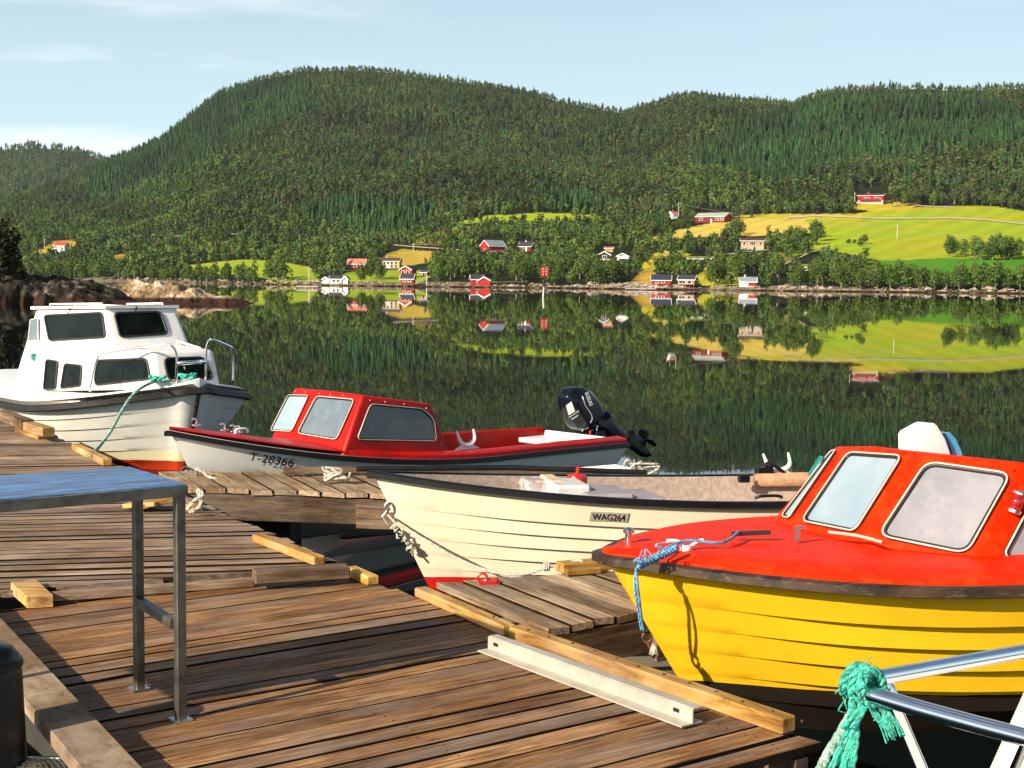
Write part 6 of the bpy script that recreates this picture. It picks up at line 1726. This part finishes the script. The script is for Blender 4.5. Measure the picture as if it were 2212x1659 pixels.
leg = [om(*q) for q in ((880, 720), (960, 670), (1020, 610), (1080, 640), (1090, 760), (1200, 860), (1360, 970), (1430, 1090), (1400, 1235), (1280, 1190), (1150, 1140), (1010, 1100), (930, 980), (850, 900))]
m = MB(); m.rings(plate(Rb, leg, 0, .085, .7, .5), True, True, True); bevel_obj(m.build('midsection', MT['gloss_black'], ob), .012, 2, 15)
low = [om(*q) for q in ((1380, 985), (1440, 1090), (1465, 960), (1505, 945), (1540, 985), (1640, 1065), (1730, 1150), (1760, 1260), (1840, 1370), (1850, 1410), (1760, 1445), (1690, 1435), (1600, 1370), (1490, 1290), (1400, 1240))]
m = MB(); m.rings(plate(Rb, low, 0, .045, .75, .5), True, True, True); bevel_obj(m.build('gearcase', MT['black'], ob), .008, 2, 15)
m = MB(); pc = Rb.on(*om(1735, 1155), 1, 0); ax = (Rb.on(*om(1850, 1110), 1, 0)-pc).normalized()
m.tube([pc-ax*.03, pc+ax*.07], [.032, .018], 10)
sd = ax.cross(Vector((0, 1, 0))).normalized()
for k in range(3):
    a = k*2.094+.3; dv = sd*math.cos(a)+Vector((0, 1, 0))*math.sin(a); tn = ax.cross(dv)
    R = []
    for s, w in ((.02, .03), (.07, .055), (.12, .055), (.15, .02)):
        tw_ = ax*.5+tn*.85; R.append([pc+ax*.03+dv*s+tw_*w, pc+ax*.03+dv*s-tw_*w, pc+ax*.036+dv*s-tw_*w, pc+ax*.036+dv*s+tw_*w])
    m.rings(R, True, True, True)
m.build('propeller', MT['black'], ob)
m = MB()
br = [om(*q) for q in ((600, 1010), (720, 960), (900, 920), (960, 1100), (900, 1190), (700, 1215), (600, 1215))]
m.rings(plate(Rb, br, 0, .12, .85, .6), True, True, True); m.build('clamp_bracket', MT['black'], ob)
m = MB()
for q in ((700, 1150), (840, 1150), (860, 1090), (880, 900)): m.ball(Rb.on(*om(*q), 1, -.13), .022, 7)
m.tube([Rb.on(*om(870, 880), 1, -.14), Rb.on(*om(885, 960), 1, -.15), Rb.on(*om(880, 1040), 1, -.14)], .008, 6); m.build('clamp_screws', MT['chrome'], ob, True)
m = MB(); m.beam(Rb.on(*om(840, 1080), 1, -.13), Rb.on(*om(850, 1215), 1, -.13), .05, .07); m.tube([Rb.on(*om(770, 960), 1, -.13), Rb.on(*om(760, 1090), 1, -.13)], .012, 6); m.build('red_lever', MT['redpaint'], ob)

# ---- white cabin boat
Wb = Boat('cabin_boat', 'white cabin boat with wheelhouse and dark windows moored at the left', (-3.413, 15.127, 0), rad(131), 1, dict(nr=.2, L=6.0, B=2.66, zb=.95, zm=.70, zs=.75, sm=1.86, pw=2.75, rake=.38, draft=.25, kb=.62, km=.20, tw=.10))
Wb.hull(MT['bigwhite'], strakes=(.30, .43, .56, .69, .82), step=.018, fade=(.03, .12))
Wb.rubrail(MT['rubber'], .06, .075, -.03, nose=.04, out=.02)
Wb.deck(MT['white'], [(0, 0), (-.005, .05), (-.06, .075), (.4, .10), (0, .11)], .0, 5.58, 36, 'deck')
st_ = MB(); st_.tube([Vector((Wb.stem(z)-.012, 0, z)) for z in np.linspace(-.15, .90, 10)], .022, 8); st_.build('stem_band', MT['rubber'], Wb.e, True)
AW = (1.6, 0, 1.1)
tb_ = [Vector((.24, .40, .93)), Vector((3.10, .88, .74)), Vector((3.10, -.88, .74)), Vector((.24, -.40, .93))]
tt = [Vector((.36, .37, 1.345)), Vector((2.90, .76, 1.38)), Vector((2.90, -.76, 1.38)), Vector((.36, -.37, 1.345))]
bevel_obj(quad_solid(MB(), tb_, tt).build('trunk_cabin', MT['white'], Wb.e), .06)
wb_ = [Vector((1.10, .49, 1.32)), Vector((3.15, .80, .95)), Vector((3.15, -.80, .95)), Vector((1.10, -.49, 1.32))]
wt = [Vector((1.38, .43, 1.79)), Vector((3.00, .60, 1.74)), Vector((3.00, -.60, 1.74)), Vector((1.38, -.43, 1.79))]
bevel_obj(quad_solid(MB(), wb_, wt).build('wheelhouse', MT['white'], Wb.e), .045)
m = MB(); rf_ = [Vector((1.34, .46, 1.79)), Vector((3.06, .64, 1.742)), Vector((3.06, -.64, 1.742)), Vector((1.34, -.46, 1.79))]
quad_solid(m, rf_, [q+Vector((0, 0, .035)) for q in rf_]); m.build('roof', MT['white'], Wb.e)
def facen(b, t, i, j): return norm3(b[i], b[j], t[i], AW)
nWS = facen(wb_, wt, 0, 1); nWF = norm3(wb_[0], wb_[3], wt[0], AW); nTS = facen(tb_, tt, 0, 1); nTF = norm3(tb_[0], tb_[3], tt[0], AW)
Wb.window([(97, 682), (222, 676), (229, 728), (107, 735)], wb_[0], nWS, .06, MT['glass'], .014, mirror=True)
Wb.window([(246, 677), (346, 674), (362, 722), (259, 729)], wb_[0], nWF, .06, MT['glass'], .014)
Wb.window([(67, 691), (83, 688), (84, 738), (62, 737)], wb_[0], nWS, .02, MT['paneR'], .008, rubber='strip')
Wb.window([(207, 779), (318, 775), (326, 818), (206, 832)], tb_[0], nTS, .07, MT['glass'], .014, mirror=True)
Wb.window([(353, 775), (440, 772), (461, 819), (364, 821)], tb_[0], nTF, .07, MT['glass'], .014)
Wb.window([(101, 777), (126, 781), (121, 840), (95, 841)], tb_[0], nTS, .04, MT['glass'], .012)
Wb.window([(141, 786), (177, 790), (175, 833), (132, 839)], tb_[0], nTS, .04, MT['glass'], .012)
c = Wb.hit(73, 771, tb_[0], nTS)
MB().box(c, (.07, .05, .09), None, .01).build('side_light', MT['tealmirror'], Wb.e)
for px, py, p0, nn0 in ((158, 670, wb_[0], nWS), (292, 670, wb_[0], nWF)):
    m = MB(); c = Wb.hit(px, py, p0, nn0)+nn0*.02; m.tube([c, c+nn0*.03+Vector((0, 0, .01))], .010, 6); m.tube([c+nn0*.02, c+nn0*.03+Vector((.02, .02, -.06))], .005, 5)
    m.build('wiper_motor', MT['black'], Wb.e)
def rail_path(pts, r=.014): return MB().tube(catmull([Wb.on(px, py, 1, y) for px, py, y in pts], 5), r, 8)
rail_path([(194, 846, .85), (203, 800, .82), (211, 772, .79), (224, 763, .74), (300, 752, .50), (355, 745, .32), (371, 748, .27), (381, 762, .22), (382, 790, .21), (380, 828, .20)]).build('bow_rail', MT['chrome'], Wb.e, True)
rail_path([(444, 824, -.12), (445, 780, -.12), (446, 752, -.12), (452, 736, -.14), (462, 734, -.18), (495, 748, -.42), (501, 754, -.47), (503, 775, -.50), (503, 828, -.50)]).build('bow_rail', MT['chrome'], Wb.e, True)
m = MB(); m.tube([Wb.on(383, 785, 1, .21), Wb.on(445, 781, 1, -.12)], .024, 8); m.build('rail_crossbar', MT['chrome'], Wb.e, True)
m = MB(); m.tube([Wb.on(378, 735, 1, -.35), Wb.on(433, 752, 1, -.35)], .013, 7)
for a in (378, 405, 433): m.tube([Wb.on(a, 735+(a-378)*.31, 1, -.35), Wb.on(a, 741+(a-378)*.31, 1, -.35)], .013, 6)
m.build('grab_rail', MT['white'], Wb.e, True)
m = MB(); m.box((2.2, 0, 1.80), (1.0, .05, .03)); m.tube([Vector((1.6, .38, 1.84)), Vector((2.8, .50, 1.81))], .013, 6); m.tube([Vector((1.6, -.38, 1.84)), Vector((2.8, -.50, 1.81))], .013, 6)
for x in (1.6, 2.2, 2.8):
    for sg in (1, -1): m.tube([Vector((x, sg*(.38+.10*(x-1.6)), 1.76)), Vector((x, sg*(.38+.10*(x-1.6)), 1.84-.025*(x-1.6)))], .01, 5)
m.build('roof_rails', MT['white'], Wb.e, True)
# things seen behind its cabin window: wooden box
rs = Wb.W(Wb.on(335, 829, 1, .40)+Vector((0, 0, .02)))
rope('mooring_rope', 'long pale teal rope from the white cabin boat bow down to the far pontoon', [Wb.W(Wb.on(410, 824, 1, .06)+Vector((0, 0, .02))), Wb.W(Wb.on(370, 827, 1, .24)+Vector((0, 0, .02))), rs, PD(305, 838, 14.3), PD(283, 858, 14.1), PD(262, 890, 13.8), PD(240, 930, 13.35), PD(218, 960, 13.05), PZ(196, 984, ZD+.08)], .016, MT['rope_p'], n=7)
rr = random.Random(21)
for px, py, y, k_, lb in ((338, 827, .40, 5, 'teal rope knot on the near deck edge of the white cabin boat'), (404, 822, .06, 5, 'teal rope coil on the foredeck below the front window of the white cabin boat')):
    m = MB(); c = Wb.W(Wb.on(px, py, 1, y)+Vector((0, 0, .03)))
    for k in range(k_): m.tube(catmull([c+Vector((rr.uniform(-.10, .10), rr.uniform(-.05, .05), rr.uniform(-.02, .05))) for i in range(4)], 4), .013, 6)
    tag(m.build('rope_coil', MT['rope_t'], smooth=True), lb, 'rope')

# ---- steel bow rail of the boat nearest the camera, lower right
Nb = Boat('moored_boat', 'polished steel bow rail and white post of a boat at the lower right corner', (.34, 2.12, 0), rad(-14), -1, dict(L=4.6, B=2.5, zb=.74, zm=.70, zs=.70, sm=1.3, pw=2.4, rake=.35, draft=.2, kb=1.0, km=.45))  # hull lies out of view, widened so its white deck reflects in the rail
Nb.hull(MT['bigwhite'], n=24, strakes=(.5, .75), step=.01)
Nb.deck(MT['white'], [(0, 0), (-.06, .05), (0, .07)], .0, 4.1, 14, 'deck')
inv = Nb.Mi
def nb(pts): return [inv @ PD(*p) for p in pts]
m = MB(); m.tube(nb([(2480, 1355, 2.55), (2212, 1407, 2.36), (2050, 1436, 2.22), (1940, 1456, 2.13), (1890, 1465, 2.09)])+catmull(nb([(1870, 1468, 2.075), (1848, 1472, 2.06), (1840, 1478, 2.05), (1848, 1487, 2.035)]), 4)+nb([(1870, 1496, 2.02), (1905, 1507, 2.0), (2000, 1535, 1.93), (2120, 1568, 1.86), (2212, 1592, 1.80), (2480, 1665, 1.65)]), .0125, 14)
m.build('bow_rail', MT['chrome'], Nb.e, True)
m = MB(); m.tube(nb([(1912, 1466, 2.12), (1935, 1530, 2.15), (1995, 1672, 2.2), (2110, 1960, 2.3)])+[], .0105, 12); m.build('stanchion', MT['chrome'], Nb.e, True)
a, b = nb([(2096, 1800, 2.55), (2275, 1400, 2.55)])
m = MB(); m.beam(a, b, .022, .042, up=(0, 1, 0)); wp = m.build('white_post', MT['white'], Nb.e)
m = MB(); a, b = nb([(2190, 1690, 2.54), (2300, 1440, 2.54)]); m.tube([a, b], .010, 8); m.build('stanchion', MT['chrome'], Nb.e, True)
# teal rope wound round it
m = MB(); rr = random.Random(12)
c0 = PD(1846, 1476, 2.05)
axis = (PD(1905, 1507, 2.0)-PD(1848, 1487, 2.035)).normalized()
for k in range(5):
    c = PD(1838+k*10, 1468+k*4, 2.06-.008*k); rad_ = .0180+.003*rr.random(); tl = Vector((rr.uniform(-.3, .3), rr.uniform(-.2, .2), rr.uniform(-.3, .3)))
    A_ = (axis+tl*.6).normalized(); e1 = A_.orthogonal().normalized(); e2 = A_.cross(e1)
    pts = [c+e1*rad_*math.cos(q)*1.15+e2*rad_*math.sin(q)*1.25+A_*.006*math.sin(q*.5) for q in np.linspace(0, 6.28, 22)]
    for sdx in range(3):
        o3 = []
        for i, p in enumerate(pts):
            a3 = i*1.15+sdx*2.094+k; tn_ = (pts[min(i+1, 21)]-pts[max(i-1, 0)]).normalized(); rr_ = (p-c).normalized(); b3 = tn_.cross(rr_)
            o3.append(p+rr_*math.cos(a3)*.0042+b3*math.sin(a3)*.0042)
        m.tube(catmull(o3, 3), .0042, 6)
    for q9 in range(5):
        p = pts[rr.randrange(22)]; d9 = (p-c).normalized()
        m.tube([p+d9*.006, p+d9*.014+Vector((rr.uniform(-.01, .01), 0, rr.uniform(-.012, .004))), p+d9*.02+Vector((rr.uniform(-.016, .016), 0, rr.uniform(-.025, 0)))], .0011, 4)
wr = m.build('rope_wrap', MT['rope_t'], smooth=True); tag(wr, 'frayed teal rope wound round the steel rail at the lower right', 'rope')
def strands(pts, n, spread, r, mat, seed, twist=0.0):
    m = MB(); q = random.Random(seed); P = catmull(pts, 6)
    for k in range(n):
        ph = q.random()*6.28; o = []; sx = q.uniform(-1, 1); sz = q.uniform(-1, 1)
        for i, p in enumerate(P):
            t_ = i/(len(P)-1); a = ph+twist*t_
            o.append(p+Vector((math.cos(a), 0, math.sin(a)))*spread*(0.4 if twist else t_)+Vector((sx, 0, sz*.4))*(0 if twist else spread*t_*1.2+.0012*math.sin(i*1.7+ph)))
        m.tube(o, r, 5)
    return m
tw = strands([PD(1850, 1515, 2.05), PD(1835, 1550, 2.06), PD(1815, 1585, 2.07), PD(1788, 1630, 2.09), PD(1762, 1680, 2.11), PD(1700, 1790, 2.2)], 4, .0085, .0052, None, 3, 26)
tag(tw.build('mooring_rope', MT['rope_p'], smooth=True), 'thick pale twisted rope running down left from the teal knot on the steel rail', 'rope')
f_ = strands([PD(1838, 1505, 2.04), PD(1842, 1545, 2.04), PD(1838, 1585, 2.05), PD(1826, 1625, 2.05), PD(1814, 1668, 2.06)], 20, .010, .0030, None, 5)
tag(f_.build('rope_tail', MT['rope_t'], smooth=True), 'ragged teal rope tail hanging below the knot beside the thick pale rope', 'rope')
f_ = strands([PD(1880, 1505, 2.03), PD(1905, 1528, 2.03), PD(1925, 1558, 2.03), PD(1936, 1590, 2.04)], 12, .007, .0018, None, 7)
for k in range(4):
    f_.tube(catmull([PD(1872, 1510, 2.03), PD(1885+k*5, 1545, 2.03), PD(1900+k*8, 1565+k*5, 2.03), PD(1915+k*4, 1606-k*7, 2.03)], 5), .0014, 4)
tag(f_.build('rope_fray', MT['rope_t'], smooth=True), 'fine frayed teal threads hanging under the steel rail to the right of the knot', 'rope')
f_ = strands([PD(1850, 1500, 2.03), PD(1868, 1520, 2.03), PD(1858, 1542, 2.03), PD(1846, 1560, 2.04)], 8, .010, .0045, None, 9)
tag(f_.build('rope_knot', MT['rope_t'], smooth=True), 'tight teal knot just under the bend of the steel rail', 'rope')
# ---------------------------------------------------------------- air: thin summer haze over the fjord
def haze_box():
    x0, x1, y0, y1, z0, z1 = -2600, 2600, -60, 3600, -6, 640
    v = [(x, y, z) for z in (z0, z1) for y in (y0, y1) for x in (x0, x1)]
    o = mesh_obj('haze', v, [(0, 2, 3, 1), (4, 5, 7, 6), (0, 1, 5, 4), (2, 6, 7, 3), (0, 4, 6, 2), (1, 3, 7, 5)], None)
    m = bpy.data.materials.new('haze'); m.use_nodes = True; nt = m.node_tree; nt.nodes.clear()
    out = nt.nodes.new('ShaderNodeOutputMaterial'); pv = nt.nodes.new('ShaderNodeVolumePrincipled')
    pv.inputs['Color'].default_value = (0.72, 0.84, 0.96, 1); pv.inputs['Density'].default_value = 0.00003
    nt.links.new(pv.outputs[0], out.inputs['Volume'])
    o.data.materials.append(m)
    return tag(o, 'thin bluish summer haze over the fjord', 'haze', kind='stuff')
haze_box()
